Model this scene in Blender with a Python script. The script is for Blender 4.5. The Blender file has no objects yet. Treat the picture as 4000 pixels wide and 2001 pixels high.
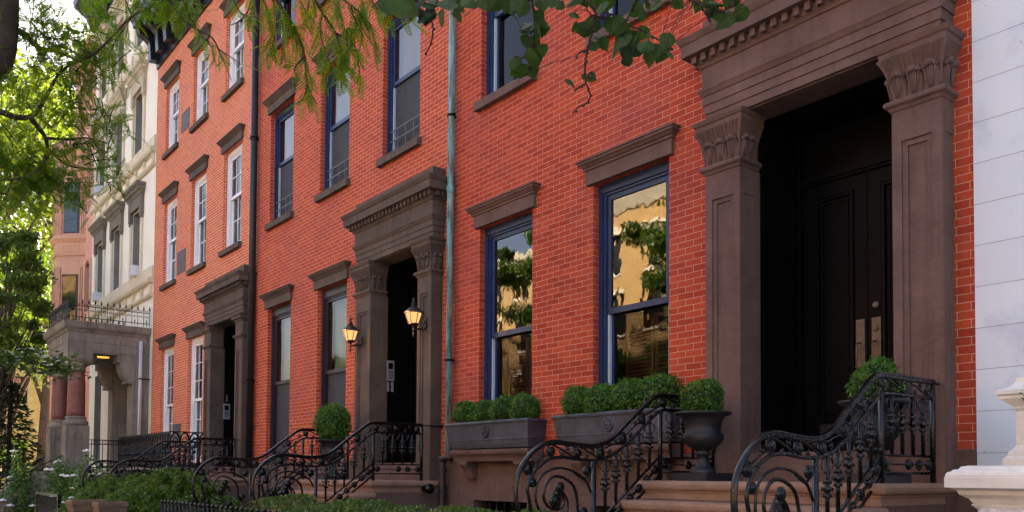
import bpy, math, random
import numpy as np
from mathutils import Vector, Matrix

random.seed(7)
RNG = np.random.default_rng(7)
scene = bpy.context.scene
COL = scene.collection
PI = math.pi

# ----------------------------------------------------------------------------- materials
class NT:
    """small wrapper for building node trees"""
    def __init__(self, name):
        self.m = bpy.data.materials.new(name); self.m.use_nodes = True
        self.t = self.m.node_tree; self.t.nodes.clear()
        self.out = self.n('ShaderNodeOutputMaterial')
    def n(self, kind, **kw):
        nd = self.t.nodes.new(kind)
        for k, v in kw.items():
            if k in nd.inputs.keys(): nd.inputs[k].default_value = v
            else: setattr(nd, k, v)
        return nd
    def l(self, a, b): self.t.links.new(a, b)
    def pos(self): return self.n('ShaderNodeNewGeometry').outputs['Position']
    def noise(self, vec, scale, detail=4.0, rough=.6):
        nd = self.n('ShaderNodeTexNoise'); nd.inputs['Scale'].default_value = scale
        nd.inputs['Detail'].default_value = detail; nd.inputs['Roughness'].default_value = rough
        if vec is not None: self.l(vec, nd.inputs['Vector'])
        return nd.outputs['Fac']
    def ramp(self, fac, p0, c0, p1, c1):
        r = self.n('ShaderNodeValToRGB'); e = r.color_ramp.elements
        e[0].position = p0; e[0].color = (*c0, 1); e[1].position = p1; e[1].color = (*c1, 1)
        self.l(fac, r.inputs['Fac']); return r.outputs['Color']
    def mix(self, fac, a, b, mode='MIX'):
        nd = self.n('ShaderNodeMix', data_type='RGBA', blend_type=mode)
        for s, v in ((nd.inputs[0], fac), (nd.inputs[6], a), (nd.inputs[7], b)):
            if isinstance(v, (int, float)): s.default_value = v
            elif isinstance(v, tuple): s.default_value = (*v, 1)
            else: self.l(v, s)
        return nd.outputs[2]
    def math(self, op, a, b=None):
        nd = self.n('ShaderNodeMath', operation=op)
        for s, v in ((nd.inputs[0], a), (nd.inputs[1], b)):
            if v is None: continue
            if isinstance(v, (int, float)): s.default_value = v
            else: self.l(v, s)
        return nd.outputs[0]
    def bump(self, h, strength, dist, normal=None):
        b = self.n('ShaderNodeBump'); b.inputs['Strength'].default_value = strength
        b.inputs['Distance'].default_value = dist; self.l(h, b.inputs['Height'])
        if normal is not None: self.l(normal, b.inputs['Normal'])
        return b.outputs['Normal']
    def bsdf(self, color, rough, normal=None, metallic=0.0, spec=0.4):
        p = self.n('ShaderNodeBsdfPrincipled')
        for nm, v in (('Base Color', color), ('Roughness', rough), ('Metallic', metallic), ('Specular IOR Level', spec)):
            if isinstance(v, (int, float)): p.inputs[nm].default_value = v
            elif isinstance(v, tuple): p.inputs[nm].default_value = (*v, 1)
            else: self.l(v, p.inputs[nm])
        if normal is not None: self.l(normal, p.inputs['Normal'])
        self.l(p.outputs[0], self.out.inputs['Surface'])
        return p

def plain(name, c, rough=.6, var=.25, scale=3.0, bump=.15, bscale=60.0, metallic=0.0, spec=.4, bdist=.004, streak=0.0):
    """painted / stone / metal surface: colour mottled by two noises, fine bump, optional vertical rain streaks"""
    t = NT(name); p = t.pos()
    n1 = t.noise(p, scale, 6.0); n2 = t.noise(p, scale*9, 3.0)
    f = t.math('ADD', t.math('MULTIPLY', n1, .65), t.math('MULTIPLY', n2, .35))
    lo = tuple(max(0, x*(1-var)) for x in c); hi = tuple(min(1, x*(1+var)) for x in c)
    col = t.ramp(f, .32, lo, .68, hi)
    if streak > 0:
        mp = t.n('ShaderNodeMapping'); mp.inputs['Scale'].default_value = (6, 6, .5)
        t.l(p, mp.inputs['Vector'])
        s = t.noise(mp.outputs[0], 1.6, 5.0)
        k = t.n('ShaderNodeMapRange'); k.inputs['From Min'].default_value = .5; k.inputs['From Max'].default_value = .72
        k.inputs['To Max'].default_value = streak; t.l(s, k.inputs['Value'])
        col = t.mix(k.outputs[0], col, tuple(x*.38 for x in c))
    nm = t.bump(t.noise(p, bscale, 5.0), bump, bdist)
    r = t.ramp(n2, .3, (max(0, rough-.08),)*3, .7, (min(1, rough+.08),)*3)
    t.bsdf(col, r, nm, metallic, spec); return t.m

def brick(name, ca, cb, mortar, w=.212, h=.0684, msize=.0027, z0=1.82, stain=.35):
    t = NT(name); p = t.pos()
    s = t.n('ShaderNodeSeparateXYZ'); t.l(p, s.inputs[0])
    # a little waviness so that courses are not ruler-straight
    wob = t.math('MULTIPLY', t.math('SUBTRACT', t.noise(p, 5.0, 2.0), .5), .006)
    u = t.math('ADD', t.math('ADD', s.outputs[0], s.outputs[1]), wob)
    v = t.math('ADD', t.math('SUBTRACT', s.outputs[2], z0), wob)
    c = t.n('ShaderNodeCombineXYZ'); t.l(u, c.inputs[0]); t.l(v, c.inputs[1])
    b = t.n('ShaderNodeTexBrick'); t.l(c.outputs[0], b.inputs['Vector'])
    b.inputs['Scale'].default_value = 1.0; b.inputs['Brick Width'].default_value = w
    b.inputs['Row Height'].default_value = h; b.inputs['Mortar Size'].default_value = msize
    b.inputs['Mortar Smooth'].default_value = .25; b.inputs['Bias'].default_value = -.1
    b.inputs['Color1'].default_value = (*ca, 1); b.inputs['Color2'].default_value = (*cb, 1)
    b.inputs['Mortar'].default_value = (*mortar, 1)
    grain = t.noise(p, 45.0, 5.0, .7); big = t.noise(p, .55, 5.0, .65); mid = t.noise(p, 2.3, 5.0)
    col = t.mix(1.0, b.outputs['Color'], t.ramp(grain, .25, (.72, .72, .72), .75, (1.2, 1.2, 1.2)), 'MULTIPLY')
    # dark purplish soot bloom, pale bloom of washed-out mortar
    k1 = t.math('MULTIPLY', t.ramp(big, .50, (0, 0, 0), .74, (1, 1, 1)), stain)
    col = t.mix(k1, col, tuple(x*.62+.018 for x in (ca[0]*.75, ca[1], ca[1]*1.2)))
    k2 = t.math('MULTIPLY', t.ramp(mid, .56, (0, 0, 0), .80, (1, 1, 1)), .30)
    col = t.mix(k2, col, (min(1, ca[0]*1.15), ca[1]*2.6, ca[2]*3.4))
    hgt = t.math('ADD', t.math('MULTIPLY', b.outputs['Fac'], -1.0), t.math('MULTIPLY', grain, .5))
    t.bsdf(col, .82, t.bump(hgt, .45, .006), 0.0, .25); return t.m

def leafmat(name, c1, c2, trans=.45, scale=2.0, gloss=.35):
    t = NT(name); p = t.pos()
    f = t.math('ADD', t.math('MULTIPLY', t.noise(p, scale, 3.0), .6), t.math('MULTIPLY', t.noise(p, 37.0, 2.0), .4))
    col = t.ramp(f, .36, c1, .64, c2)
    pr = t.n('ShaderNodeBsdfPrincipled'); pr.inputs['Roughness'].default_value = gloss
    pr.inputs['Specular IOR Level'].default_value = .35; t.l(col, pr.inputs['Base Color'])
    tr = t.n('ShaderNodeBsdfTranslucent')
    t.l(t.mix(1.0, col, (1.35, 1.5, .5), 'MULTIPLY'), tr.inputs['Color'])
    mx = t.n('ShaderNodeMixShader'); mx.inputs[0].default_value = trans
    t.l(pr.outputs[0], mx.inputs[1]); t.l(tr.outputs[0], mx.inputs[2]); t.l(mx.outputs[0], t.out.inputs['Surface'])
    return t.m

def glass(name, tint, wav=.35, ior=1.9, wscale=7.0):
    """window glass: clear tinted sheet with a Fresnel reflection, rippled like old panes"""
    t = NT(name); p = t.pos()
    mp = t.n('ShaderNodeMapping'); mp.inputs['Scale'].default_value = (1, 1, .55); t.l(p, mp.inputs['Vector'])
    nm = t.bump(t.noise(mp.outputs[0], wscale, 2.5, .55), wav, .012)
    tr = t.n('ShaderNodeBsdfTransparent'); tr.inputs['Color'].default_value = (*tint, 1)
    gl = t.n('ShaderNodeBsdfGlossy'); gl.inputs['Roughness'].default_value = .015; t.l(nm, gl.inputs['Normal'])
    fr = t.n('ShaderNodeFresnel'); fr.inputs['IOR'].default_value = ior; t.l(nm, fr.inputs['Normal'])
    mx = t.n('ShaderNodeMixShader'); t.l(fr.outputs[0], mx.inputs[0])
    t.l(tr.outputs[0], mx.inputs[1]); t.l(gl.outputs[0], mx.inputs[2]); t.l(mx.outputs[0], t.out.inputs['Surface'])
    return t.m

def emit(name, c, s):
    t = NT(name); e = t.n('ShaderNodeEmission'); e.inputs['Color'].default_value = (*c, 1)
    e.inputs['Strength'].default_value = s; t.l(e.outputs[0], t.out.inputs['Surface']); return t.m

def ashlar(name, c, w, h, joint, z0=0.0, x0=0.0):
    t = NT(name); p = t.pos(); s = t.n('ShaderNodeSeparateXYZ'); t.l(p, s.inputs[0])
    wob = t.math('MULTIPLY', t.math('SUBTRACT', t.noise(p, 3.0, 3.0), .5), .008)
    v = t.math('ADD', t.math('SUBTRACT', s.outputs[2], z0), wob)
    cx = t.n('ShaderNodeCombineXYZ'); t.l(t.math('ADD', t.math('ADD', s.outputs[0], s.outputs[1]), x0), cx.inputs[0]); t.l(v, cx.inputs[1])
    b = t.n('ShaderNodeTexBrick'); t.l(cx.outputs[0], b.inputs['Vector'])
    b.inputs['Scale'].default_value = 1; b.inputs['Brick Width'].default_value = w; b.inputs['Row Height'].default_value = h
    b.inputs['Mortar Size'].default_value = joint; b.inputs['Mortar Smooth'].default_value = .1
    b.inputs['Color1'].default_value = (*c, 1); b.inputs['Color2'].default_value = (*[x*.95 for x in c], 1)
    b.inputs['Mortar'].default_value = (*[x*.28 for x in c], 1)
    spots = t.ramp(t.noise(p, 1.7, 4.0), .56, (1, 1, 1), .75, (.72, .74, .82))
    col = t.mix(1.0, b.outputs['Color'], spots, 'MULTIPLY')
    pock = t.ramp(t.noise(p, 24.0, 2.0), .22, (.35, .35, .35), .27, (1, 1, 1))
    col = t.mix(1.0, col, pock, 'MULTIPLY')
    hgt = t.math('ADD', t.math('MULTIPLY', b.outputs['Fac'], -1.0), t.math('MULTIPLY', t.noise(p, 50.0, 5.0), .35))
    t.bsdf(col, .55, t.bump(hgt, .5, .004), 0, .35); return t.m

M = {}
M['brick1'] = brick('red_brick_a', (.46, .066, .023), (.31, .034, .013), (.62, .39, .29), msize=.0025, stain=.5)
M['brick2'] = brick('red_brick_b', (.51, .080, .026), (.37, .047, .017), (.72, .50, .37), msize=.0032, stain=.42)
M['brick3'] = brick('red_brick_c', (.67, .165, .062), (.53, .115, .043), (.88, .70, .56), msize=.0042, stain=.2)  # paler than the right-hand brick, standing in for stronger light at the left
M['pinkbrick'] = brick('pink_brick', (.74, .38, .29), (.68, .33, .25), (.78, .52, .42), stain=.1)
M['yellowbrick'] = brick('yellow_brick', (.62, .50, .17), (.56, .44, .14), (.66, .56, .28), stain=.15)
M['goldbrick'] = brick('golden_brick', (.47, .29, .105), (.40, .24, .085), (.46, .34, .17), stain=.2)
M['greybrick'] = brick('grey_brick', (.42, .40, .37), (.36, .34, .32), (.5, .48, .45), stain=.2)
M['brownstone'] = plain('brownstone', (.135, .082, .068), .8, .30, 2.6, .5, 60, spec=.2, streak=.35)
M['brownstone_dark'] = plain('brownstone_dark', (.102, .076, .060), .8, .30, 2.6, .5, 60, spec=.2, streak=.4)
M['step'] = plain('brownstone_step', (.27, .165, .115), .75, .22, 2.0, .3, 90, spec=.25, streak=.2)
M['blue'] = plain('blue_paint', (.012, .031, .088), .38, .25, 3, .05, 40)
M['dkpaint'] = plain('dark_plum_paint', (.022, .020, .028), .45, .25, 3, .05, 40)
M['white'] = plain('white_paint', (.80, .81, .82), .5, .05, 2, .15, 50, streak=.12)
M['track'] = plain('pale_track', (.45, .52, .56), .4, .1, 3, .05, 40)
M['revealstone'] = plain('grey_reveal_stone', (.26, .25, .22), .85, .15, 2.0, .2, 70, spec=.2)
M['guard'] = plain('guard_bar_paint', (.10, .11, .12), .5, .2, 5, .05, 60)
M['iron'] = plain('black_iron', (.0035, .0035, .004), .25, .4, 6, .15, 55, metallic=0.0, spec=.42)
M['ironmatt'] = plain('urn_iron', (.014, .014, .017), .5, .4, 6, .3, 60, spec=.4)
M['lead'] = plain('lead_planter', (.056, .059, .076), .5, .6, 3.6, .3, 35, metallic=.15, spec=.5, streak=.3)
M['cream'] = plain('cream_stucco', (.85, .81, .69), .8, .05, 1.2, .15, 70, spec=.2, streak=.10)  # lightened colour stands in for the brighter light on the left houses
M['creamtrim'] = plain('cream_trim', (.66, .59, .44), .8, .1, 1.5, .2, 70, spec=.2, streak=.25)
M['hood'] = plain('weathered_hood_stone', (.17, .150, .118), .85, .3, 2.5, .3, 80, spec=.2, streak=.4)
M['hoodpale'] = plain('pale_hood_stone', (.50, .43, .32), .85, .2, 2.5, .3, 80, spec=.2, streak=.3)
M['porch'] = plain('porch_stone', (.235, .210, .170), .85, .35, 1.4, .3, 70, spec=.2, streak=.7)
M['granite'] = plain('red_granite', (.20, .075, .058), .5, .3, 7, .1, 60, spec=.4)
M['terra'] = plain('terracotta_stone', (.64, .37, .245), .8, .12, 1.5, .2, 60, spec=.2, streak=.15)
M['clay'] = plain('clay_pot', (.16, .105, .070), .85, .4, 3.5, .3, 50, spec=.2, streak=.3)
M['black'] = plain('black_paint', (.0028, .0029, .0034), .42, .3, 3, .06, 40, spec=.07)
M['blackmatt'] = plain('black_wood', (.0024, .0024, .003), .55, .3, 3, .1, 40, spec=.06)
M['cornice'] = plain('black_cornice_paint', (.016, .016, .020), .4, .3, 3, .06, 40)
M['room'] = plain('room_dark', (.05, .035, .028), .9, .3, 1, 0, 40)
M['screen'] = plain('window_screen', (.035, .037, .042), .7, .3, 8, .1, 200)
M['shade'] = plain('curtain_and_sky_sheen', (.62, .62, .58), .8, .08, 4, .1, 60)  # white curtain cloth, also the sheet imitating sky reflection in upper panes
M['curtain'] = plain('sheer_curtain', (.50, .58, .40), .9, .12, 6, .1, 60)  # pale curtain; extra green tint imitates the greenish reflection in the panes
M['shutter'] = plain('red_shutter_wood', (.10, .030, .020), .5, .3, 5, .1, 40)
M['brass'] = plain('aged_brass', (.15, .118, .085), .5, .35, 9, .1, 60, metallic=.55)
M['bronze'] = plain('lantern_bronze', (.045, .030, .030), .45, .3, 9, .15, 60, metallic=.4)
M['steel'] = plain('steel_panel', (.42, .43, .46), .4, .1, 5, .05, 60, metallic=.5)
M['whitestone'] = plain('white_painted_stone', (.70, .67, .62), .6, .09, 2.2, .45, 40, spec=.3, bdist=.008, streak=.18)
M['whitewall'] = ashlar('white_scored_wall', (.63, .695, .755), 30.0, .325, .0022, 1.79, 11.0)
M['grey_pipe'] = plain('zinc_pipe', (.55, .55, .57), .45, .1, 3, .05, 40)
M['glass'] = glass('window_glass', (.82, .86, .86), .2, 1.75, 4.0)
M['glassold'] = glass('old_rippled_glass', (.60, .62, .60), .17, 2.25, 3.2)
M['glasslow'] = glass('single_glass', (.60, .62, .60), .14, 1.42, 3.2)
M['ac'] = plain('air_conditioner_white', (.78, .78, .78), .5, .05, 2, .05, 40)
M['vent'] = plain('vent_panel', (.10, .092, .098), .7, .3, 3, .2, 40, streak=.4)
M['side'] = plain('pavement_slabs', (.30, .29, .275), .85, .2, .8, .3, 40)
M['road'] = plain('asphalt', (.05, .05, .052), .85, .25, 1.5, .5, 60)
M['soil'] = plain('yard_soil', (.06, .045, .03), .95, .3, 4, .6, 20)
M['bark'] = plain('bark', (.075, .058, .045), .9, .4, 6, .9, 14, spec=.2, bdist=.02)
M['twig'] = plain('twig_bark', (.045, .032, .026), .9, .3, 9, .3, 30, spec=.2)
M['petal'] = plain('white_petal', (.8, .8, .78), .6, .05, 8, 0, 30)
M['box'] = leafmat('boxwood_leaf', (.028, .085, .008), (.095, .215, .022), .25, 9.0, .33)
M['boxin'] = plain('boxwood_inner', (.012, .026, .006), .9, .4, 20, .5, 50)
M['locust'] = leafmat('honey_locust_leaf', (.058, .140, .010), (.165, .250, .020), .5, 2.6, .45)
M['locustgold'] = leafmat('golden_locust_leaf', (.15, .23, .010), (.32, .33, .016), .5, 3.0, .45)
M['broad'] = leafmat('broad_leaf', (.012, .034, .004), (.042, .088, .008), .30, 6.0, .62)
M['farleaf'] = leafmat('far_tree_leaf', (.12, .170, .026), (.23, .275, .046), .5, .7, .5)
M['midleaf'] = leafmat('mid_tree_leaf', (.045, .085, .012), (.115, .165, .022), .42, 1.2, .45)
M['darkleaf'] = leafmat('yew_needle', (.016, .036, .012), (.045, .08, .020), .2, 5.0, .5)
M['fern'] = leafmat('feathery_leaf', (.042, .095, .012), (.120, .200, .024), .3, 4.0, .45)
M['ivy'] = leafmat('rose_leaf', (.042, .105, .018), (.110, .200, .040), .3, 4.0, .35)
M['hedge'] = leafmat('hedge_leaf', (.045, .085, .018), (.11, .17, .035), .25, 8.0, .3)
M['lampglass'] = emit('lantern_glass_glow', (1.0, .55, .20), .21)
M['bulb'] = emit('lantern_bulb', (1.0, .80, .45), 3.0)
M['porchlamp'] = emit('porch_lamp_glow', (1.0, .36, .05), .35)

def copper():
    t = NT('copper_patina'); p = t.pos()
    mp = t.n('ShaderNodeMapping'); mp.inputs['Scale'].default_value = (9, 9, 1.1); t.l(p, mp.inputs['Vector'])
    f = t.noise(mp.outputs[0], 2.0, 7.0, .7); g = t.noise(p, .9, 3.0)
    col = t.ramp(f, .36, (.06, .055, .055), .55, (.18, .42, .46))
    col = t.mix(t.ramp(g, .45, (0, 0, 0), .6, (1, 1, 1)), col, t.ramp(f, .38, (.10, .075, .05), .6, (.32, .46, .42)))
    t.bsdf(col, .7, t.bump(f, .3, .004), 0, .3); return t.m
M['copper'] = copper()

# ----------------------------------------------------------------------------- mesh helpers
ORG = {}
def rig(name, loc=(0, 0, 0), label=None, cat=None, group=None):
    o = bpy.data.objects.new(name, None); COL.objects.link(o); o.location = loc
    o.empty_display_size = .2; ORG[o.name] = Vector(loc); tag(o, label, cat, group); return o
def tag(o, label=None, cat=None, group=None, kind=None):
    for k, v in (('label', label), ('category', cat), ('group', group), ('kind', kind)):
        if v: o[k] = v
    return o
def copies(root):
    r = root.copy(); COL.objects.link(r)
    for ch in root.children:
        c = ch.copy(); COL.objects.link(c); c.parent = r
        for g in ch.children:
            d = g.copy(); COL.objects.link(d); d.parent = c
    return r
def link(name, me, m, parent=None, smooth=False, origin=None):
    me.materials.append(m)
    if smooth: me.polygons.foreach_set('use_smooth', [True]*len(me.polygons))
    o = bpy.data.objects.new(name, me); COL.objects.link(o)
    if parent is not None:
        o.parent = parent; ORG[o.name] = ORG[parent.name].copy(); sh = -ORG[parent.name]
    else:
        org = Vector(origin) if origin else Vector((0, 0, 0)); ORG[o.name] = org; sh = -org; o.location = org
    if sh.length > 0: me.transform(Matrix.Translation(sh))
    return o

class MB:
    def __init__(s): s.v = []; s.f = []
    def add(s, vs, fs):
        k = len(s.v); s.v += [tuple(v) for v in vs]; s.f += [tuple(i+k for i in f) for f in fs]; return s
    def box(s, x0, x1, y0, y1, z0, z1):
        return s.add([(x0,y0,z0),(x1,y0,z0),(x1,y1,z0),(x0,y1,z0),(x0,y0,z1),(x1,y0,z1),(x1,y1,z1),(x0,y1,z1)],
                     [(0,3,2,1),(4,5,6,7),(0,1,5,4),(1,2,6,5),(2,3,7,6),(3,0,4,7)])
    def frame(s, x0, x1, z0, z1, w, y0, y1, wb=None, wt=None):
        wb = w if wb is None else wb; wt = w if wt is None else wt
        s.box(x0, x0+w, y0, y1, z0, z1); s.box(x1-w, x1, y0, y1, z0, z1)
        s.box(x0+w, x1-w, y0, y1, z0, z0+wb); return s.box(x0+w, x1-w, y0, y1, z1-wt, z1)
    def mould(s, x0, x1, yf, prof, yb=0.0):
        """profile (outset, z) swept round left return, front, right return with mitred corners"""
        n = len(prof); vs = []
        for d, z in prof: vs += [(x0-d, yb, z), (x0-d, yf-d, z), (x1+d, yf-d, z), (x1+d, yb, z)]
        fs = []
        for i in range(n-1):
            for j in range(3): a = i*4+j; fs.append((a, a+1, a+5, a+4))
            fs.append((i*4+3, i*4, i*4+4, i*4+7))
        fs.append((3, 2, 1, 0)); k = (n-1)*4; fs.append((k, k+1, k+2, k+3)); return s.add(vs, fs)
    def prism(s, poly, axis, a, b):
        """closed polygon extruded along an axis; poly is in the other two axes (x: (y,z), y: (x,z), z: (x,y))"""
        n = len(poly)
        def pt(p, t): return {'x': (t, p[0], p[1]), 'y': (p[0], t, p[1]), 'z': (p[0], p[1], t)}[axis]
        vs = [pt(p, a) for p in poly]+[pt(p, b) for p in poly]
        fs = [tuple(range(n-1, -1, -1)), tuple(range(n, 2*n))]+[(i, (i+1) % n, n+(i+1) % n, n+i) for i in range(n)]
        return s.add(vs, fs)
    def lathe(s, prof, c=(0, 0, 0), n=20, flute=0.0, nf=0, z0f=None, z1f=None, sq=None):
        vs = []
        for r, z in prof:
            for k in range(n):
                a = 2*PI*k/n; rr = r
                if flute and z0f <= z <= z1f: rr = r*(1-flute*(.5-.5*math.cos(a*nf)))
                vs.append((c[0]+rr*math.cos(a), c[1]+rr*math.sin(a), c[2]+z))
        m = len(prof); fs = []
        for i in range(m-1):
            for k in range(n): fs.append((i*n+k, i*n+(k+1) % n, (i+1)*n+(k+1) % n, (i+1)*n+k))
        fs.append(tuple(range(n-1, -1, -1))); fs.append(tuple((m-1)*n+k for k in range(n))); return s.add(vs, fs)
    def tube(s, path, r, n=6, taper=None, flat=None):
        P = [Vector(p) for p in path]; m = len(P); vs = []
        up = Vector((0, 0, 1)); prev = None
        for i, p in enumerate(P):
            t = (P[min(i+1, m-1)]-P[max(i-1, 0)]).normalized()
            if prev is None:
                a = t.cross(up)
                if a.length < .05: a = t.cross(Vector((1, 0, 0)))
                a.normalize()
            else:
                a = prev-t*prev.dot(t)
                if a.length < 1e-4: a = t.orthogonal()
                a.normalize()
            prev = a; b = t.cross(a)
            rr = r if taper is None else r*(1+(taper-1)*i/(m-1))
            if isinstance(r, (list, tuple)): rr = r[i]
            for k in range(n):
                g = 2*PI*k/n; ca, sa = math.cos(g), math.sin(g)
                vs.append(p+a*(rr*ca)+b*(rr*sa*(flat if flat else 1)))
        fs = [tuple(range(n-1, -1, -1)), tuple((m-1)*n+k for k in range(n))]
        for i in range(m-1):
            for k in range(n): fs.append((i*n+k, i*n+(k+1) % n, (i+1)*n+(k+1) % n, (i+1)*n+k))
        return s.add(vs, fs)
    def ball(s, c, r, n=8, m=5, sc=(1, 1, 1)):
        prof = [(max(.001, r*math.sin(PI*i/m)), -r*math.cos(PI*i/m)) for i in range(m+1)]
        vs = []; k0 = MB().lathe(prof, (0, 0, 0), n)
        return s.add([(c[0]+v[0]*sc[0], c[1]+v[1]*sc[1], c[2]+v[2]*sc[2]) for v in k0.v], k0.f)
    cuts = None
    def cut(s):
        """the next shapes belong to a new piece (see each)"""
        s.cuts = (s.cuts or [])+[(len(s.v), len(s.f))]; return s
    def each(s, name, m, parent=None, smooth=False):
        """every piece marked with cut() becomes an object of its own"""
        c = (s.cuts or [(0, 0)])+[(len(s.v), len(s.f))]; out = []
        for (v0, f0), (v1, f1) in zip(c, c[1:]):
            if v1 > v0:
                p = MB(); p.v = s.v[v0:v1]; p.f = [tuple(i-v0 for i in f) for f in s.f[f0:f1]]; out.append(p.build(name, m, parent, smooth))
        return out
    def build(s, name, m, parent=None, smooth=False, origin=None):
        me = bpy.data.meshes.new(name); me.from_pydata(s.v, [], s.f); me.validate(); me.update()
        return link(name, me, m, parent, smooth, origin)

def arrays(name, V, F, m, parent=None, smooth=False, origin=None):
    """mesh from numpy arrays: V (n,3), F (k,c) all faces with c corners"""
    me = bpy.data.meshes.new(name); n, c = F.shape
    me.vertices.add(len(V)); me.vertices.foreach_set('co', np.asarray(V, np.float32).ravel())
    me.loops.add(n*c); me.loops.foreach_set('vertex_index', F.astype(np.int32).ravel())
    me.polygons.add(n); me.polygons.foreach_set('loop_start', np.arange(0, n*c, c, dtype=np.int32))
    me.polygons.foreach_set('loop_total', np.full(n, c, np.int32)); me.update(); me.validate()
    return link(name, me, m, parent, smooth, origin)

def spline(pts, n=8):
    """Catmull-Rom through points"""
    P = [Vector(p) for p in pts]; out = []
    for i in range(len(P)-1):
        a = P[max(i-1, 0)]; b = P[i]; c = P[i+1]; d = P[min(i+2, len(P)-1)]
        for k in range(n):
            t = k/n
            out.append(.5*((2*b)+(c-a)*t+(2*a-5*b+4*c-d)*t*t+(3*b-a-3*c+d)*t**3))
    out.append(P[-1]); return out

# foliage ---------------------------------------------------------------------
def unit(a): return a/np.maximum(np.linalg.norm(a, axis=-1, keepdims=True), 1e-9)
def leaf_quads(Cn, U, N, L, W):
    """one diamond leaf per centre: U long axis, N rough normal"""
    U = unit(U); S = unit(np.cross(U, N)); L = np.asarray(L).reshape(-1, 1); W = np.asarray(W).reshape(-1, 1)
    V = np.stack([Cn-U*L/2, Cn+S*W/2+U*L*.05, Cn+U*L/2, Cn-S*W/2+U*L*.05], 1).reshape(-1, 3)
    return V, np.arange(len(V)).reshape(-1, 4)
def rand_dirs(n): return unit(RNG.normal(size=(n, 3)))

def locust_template(pairs=9):
    V = []; 
    for i in range(pairs):
        t = (i+1.0)/(pairs+.5); l = .036*(1-.55*abs(t-.45)*1.4); w = .0135
        for sgn in (-1, 1):
            base = np.array([t*.16, 0, -.03*t*t]); d = np.array([.45, sgn*1.0, -.18]); d /= np.linalg.norm(d)
            n = np.array([-.2, 0, 1.0]); s = np.cross(d, n); s /= np.linalg.norm(s)
            V += [base, base+d*l*.5+s*w*.5, base+d*l, base+d*l*.5-s*w*.5]
    d = np.array([1, 0, -.3]); d = d/np.linalg.norm(d); b = np.array([.153, 0, -.028]); s = np.array([0, 1., 0])
    V += [b, b+d*.014+s*.005, b+d*.028, b+d*.014-s*.005]
    V += [np.array([0, -.0012, 0]), np.array([0, .0012, 0]), np.array([.16, .0012, -.03]), np.array([.16, -.0012, -.03])]
    return np.array(V)
LT = locust_template()
def place_template(T, P, D, U, sc):
    X = unit(D); Y = unit(np.cross(U, X)); Z = np.cross(X, Y)
    R = np.stack([X, Y, Z], 1); V = np.einsum('kj,njc->nkc', T, R)*np.asarray(sc).reshape(-1, 1, 1)+P[:, None, :]
    V = V.reshape(-1, 3); return V, np.arange(len(V)).reshape(-1, 4)
# ----------------------------------------------------------------------------- setting
def sheet(name, x0, x1, y0, y1, z, m, kind='structure'):
    o = MB().add([(x0,y0,z),(x1,y0,z),(x1,y1,z),(x0,y1,z)], [(0,1,2,3)]).build(name, m); return tag(o, kind=kind)
sheet('ground', -400, 400, -400, 400, -.16, M['soil'])
sheet('road', -300, 300, -17.6, -9.2, -.12, M['road'])
tag(MB().box(-120, 60, -9.2, -4.05, -.15, 0).build('pavement', M['side']), kind='structure')
tag(MB().box(-120, 60, -22.5, -17.6, -.15, 0).build('far_pavement', M['side']), kind='structure')
tag(MB().box(-45, 8, -4.05, .3, -.14, .02).build('front_yards', M['soil']), kind='structure')

# ----------------------------------------------------------------------------- house parts
def wall_with_holes(mb, x0, x1, z0, z1, holes, y=0.0, depth=.13):
    """front wall face cut by holes (x0,x1,z0,z1), each with reveals going depth back"""
    xs = sorted({x0, x1, *[h[0] for h in holes], *[h[1] for h in holes]})
    zs = sorted({z0, z1, *[h[2] for h in holes], *[h[3] for h in holes]})
    xs = [x for x in xs if x0 <= x <= x1]; zs = [z for z in zs if z0 <= z <= z1]
    for i in range(len(xs)-1):
        for j in range(len(zs)-1):
            cx = (xs[i]+xs[i+1])/2; cz = (zs[j]+zs[j+1])/2
            if any(h[0] < cx < h[1] and h[2] < cz < h[3] for h in holes): continue
            mb.add([(xs[i],y,zs[j]),(xs[i+1],y,zs[j]),(xs[i+1],y,zs[j+1]),(xs[i],y,zs[j+1])], [(0,1,2,3)])
    for a, b, c, d in holes:
        e = y+depth
        mb.add([(a,y,c),(a,e,c),(a,e,d),(a,y,d)], [(0,1,2,3)]); mb.add([(b,y,c),(b,e,c),(b,e,d),(b,y,d)], [(3,2,1,0)])
        mb.add([(a,y,d),(b,y,d),(b,e,d),(a,e,d)], [(3,2,1,0)]); mb.add([(a,y,c),(b,y,c),(b,e,c),(a,e,c)], [(0,1,2,3)])
    return mb

def wavy(x0, x1, z0, z1, y, amp=.03, waves=9, gather=0):
    n = 48; V = []; F = []
    for i in range(n+1):
        t = i/n; x = x0+(x1-x0)*t
        yy = y+amp*math.sin(t*waves*2*PI+.6*math.sin(t*9))
        V += [(x, yy, z0), (x, yy+.01, z1)]
    for i in range(n): F.append((2*i, 2*i+2, 2*i+3, 2*i+1))
    return MB().add(V, F)

LINT = [(0, 0), (0, .168), (.018, .172), (.018, .196), (.035, .205), (.055, .228), (.075, .240), (.075, .262), (.09, .268), (.09, .285), (.0, .298)]
def lintel(win, x0, x1, z, m):
    MB().mould(x0-.085, x1+.075, -.05, [(d, z+h*1.0) for d, h in LINT]).build('lintel', m, win)
def sill(win, x0, x1, ztop, m):
    MB().prism([(.02, ztop-.135), (-.085, ztop-.135), (-.085, ztop-.02), (.02, ztop+.005)], 'x', x0-.06, x1+.06).build('sill', m, win)

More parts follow.
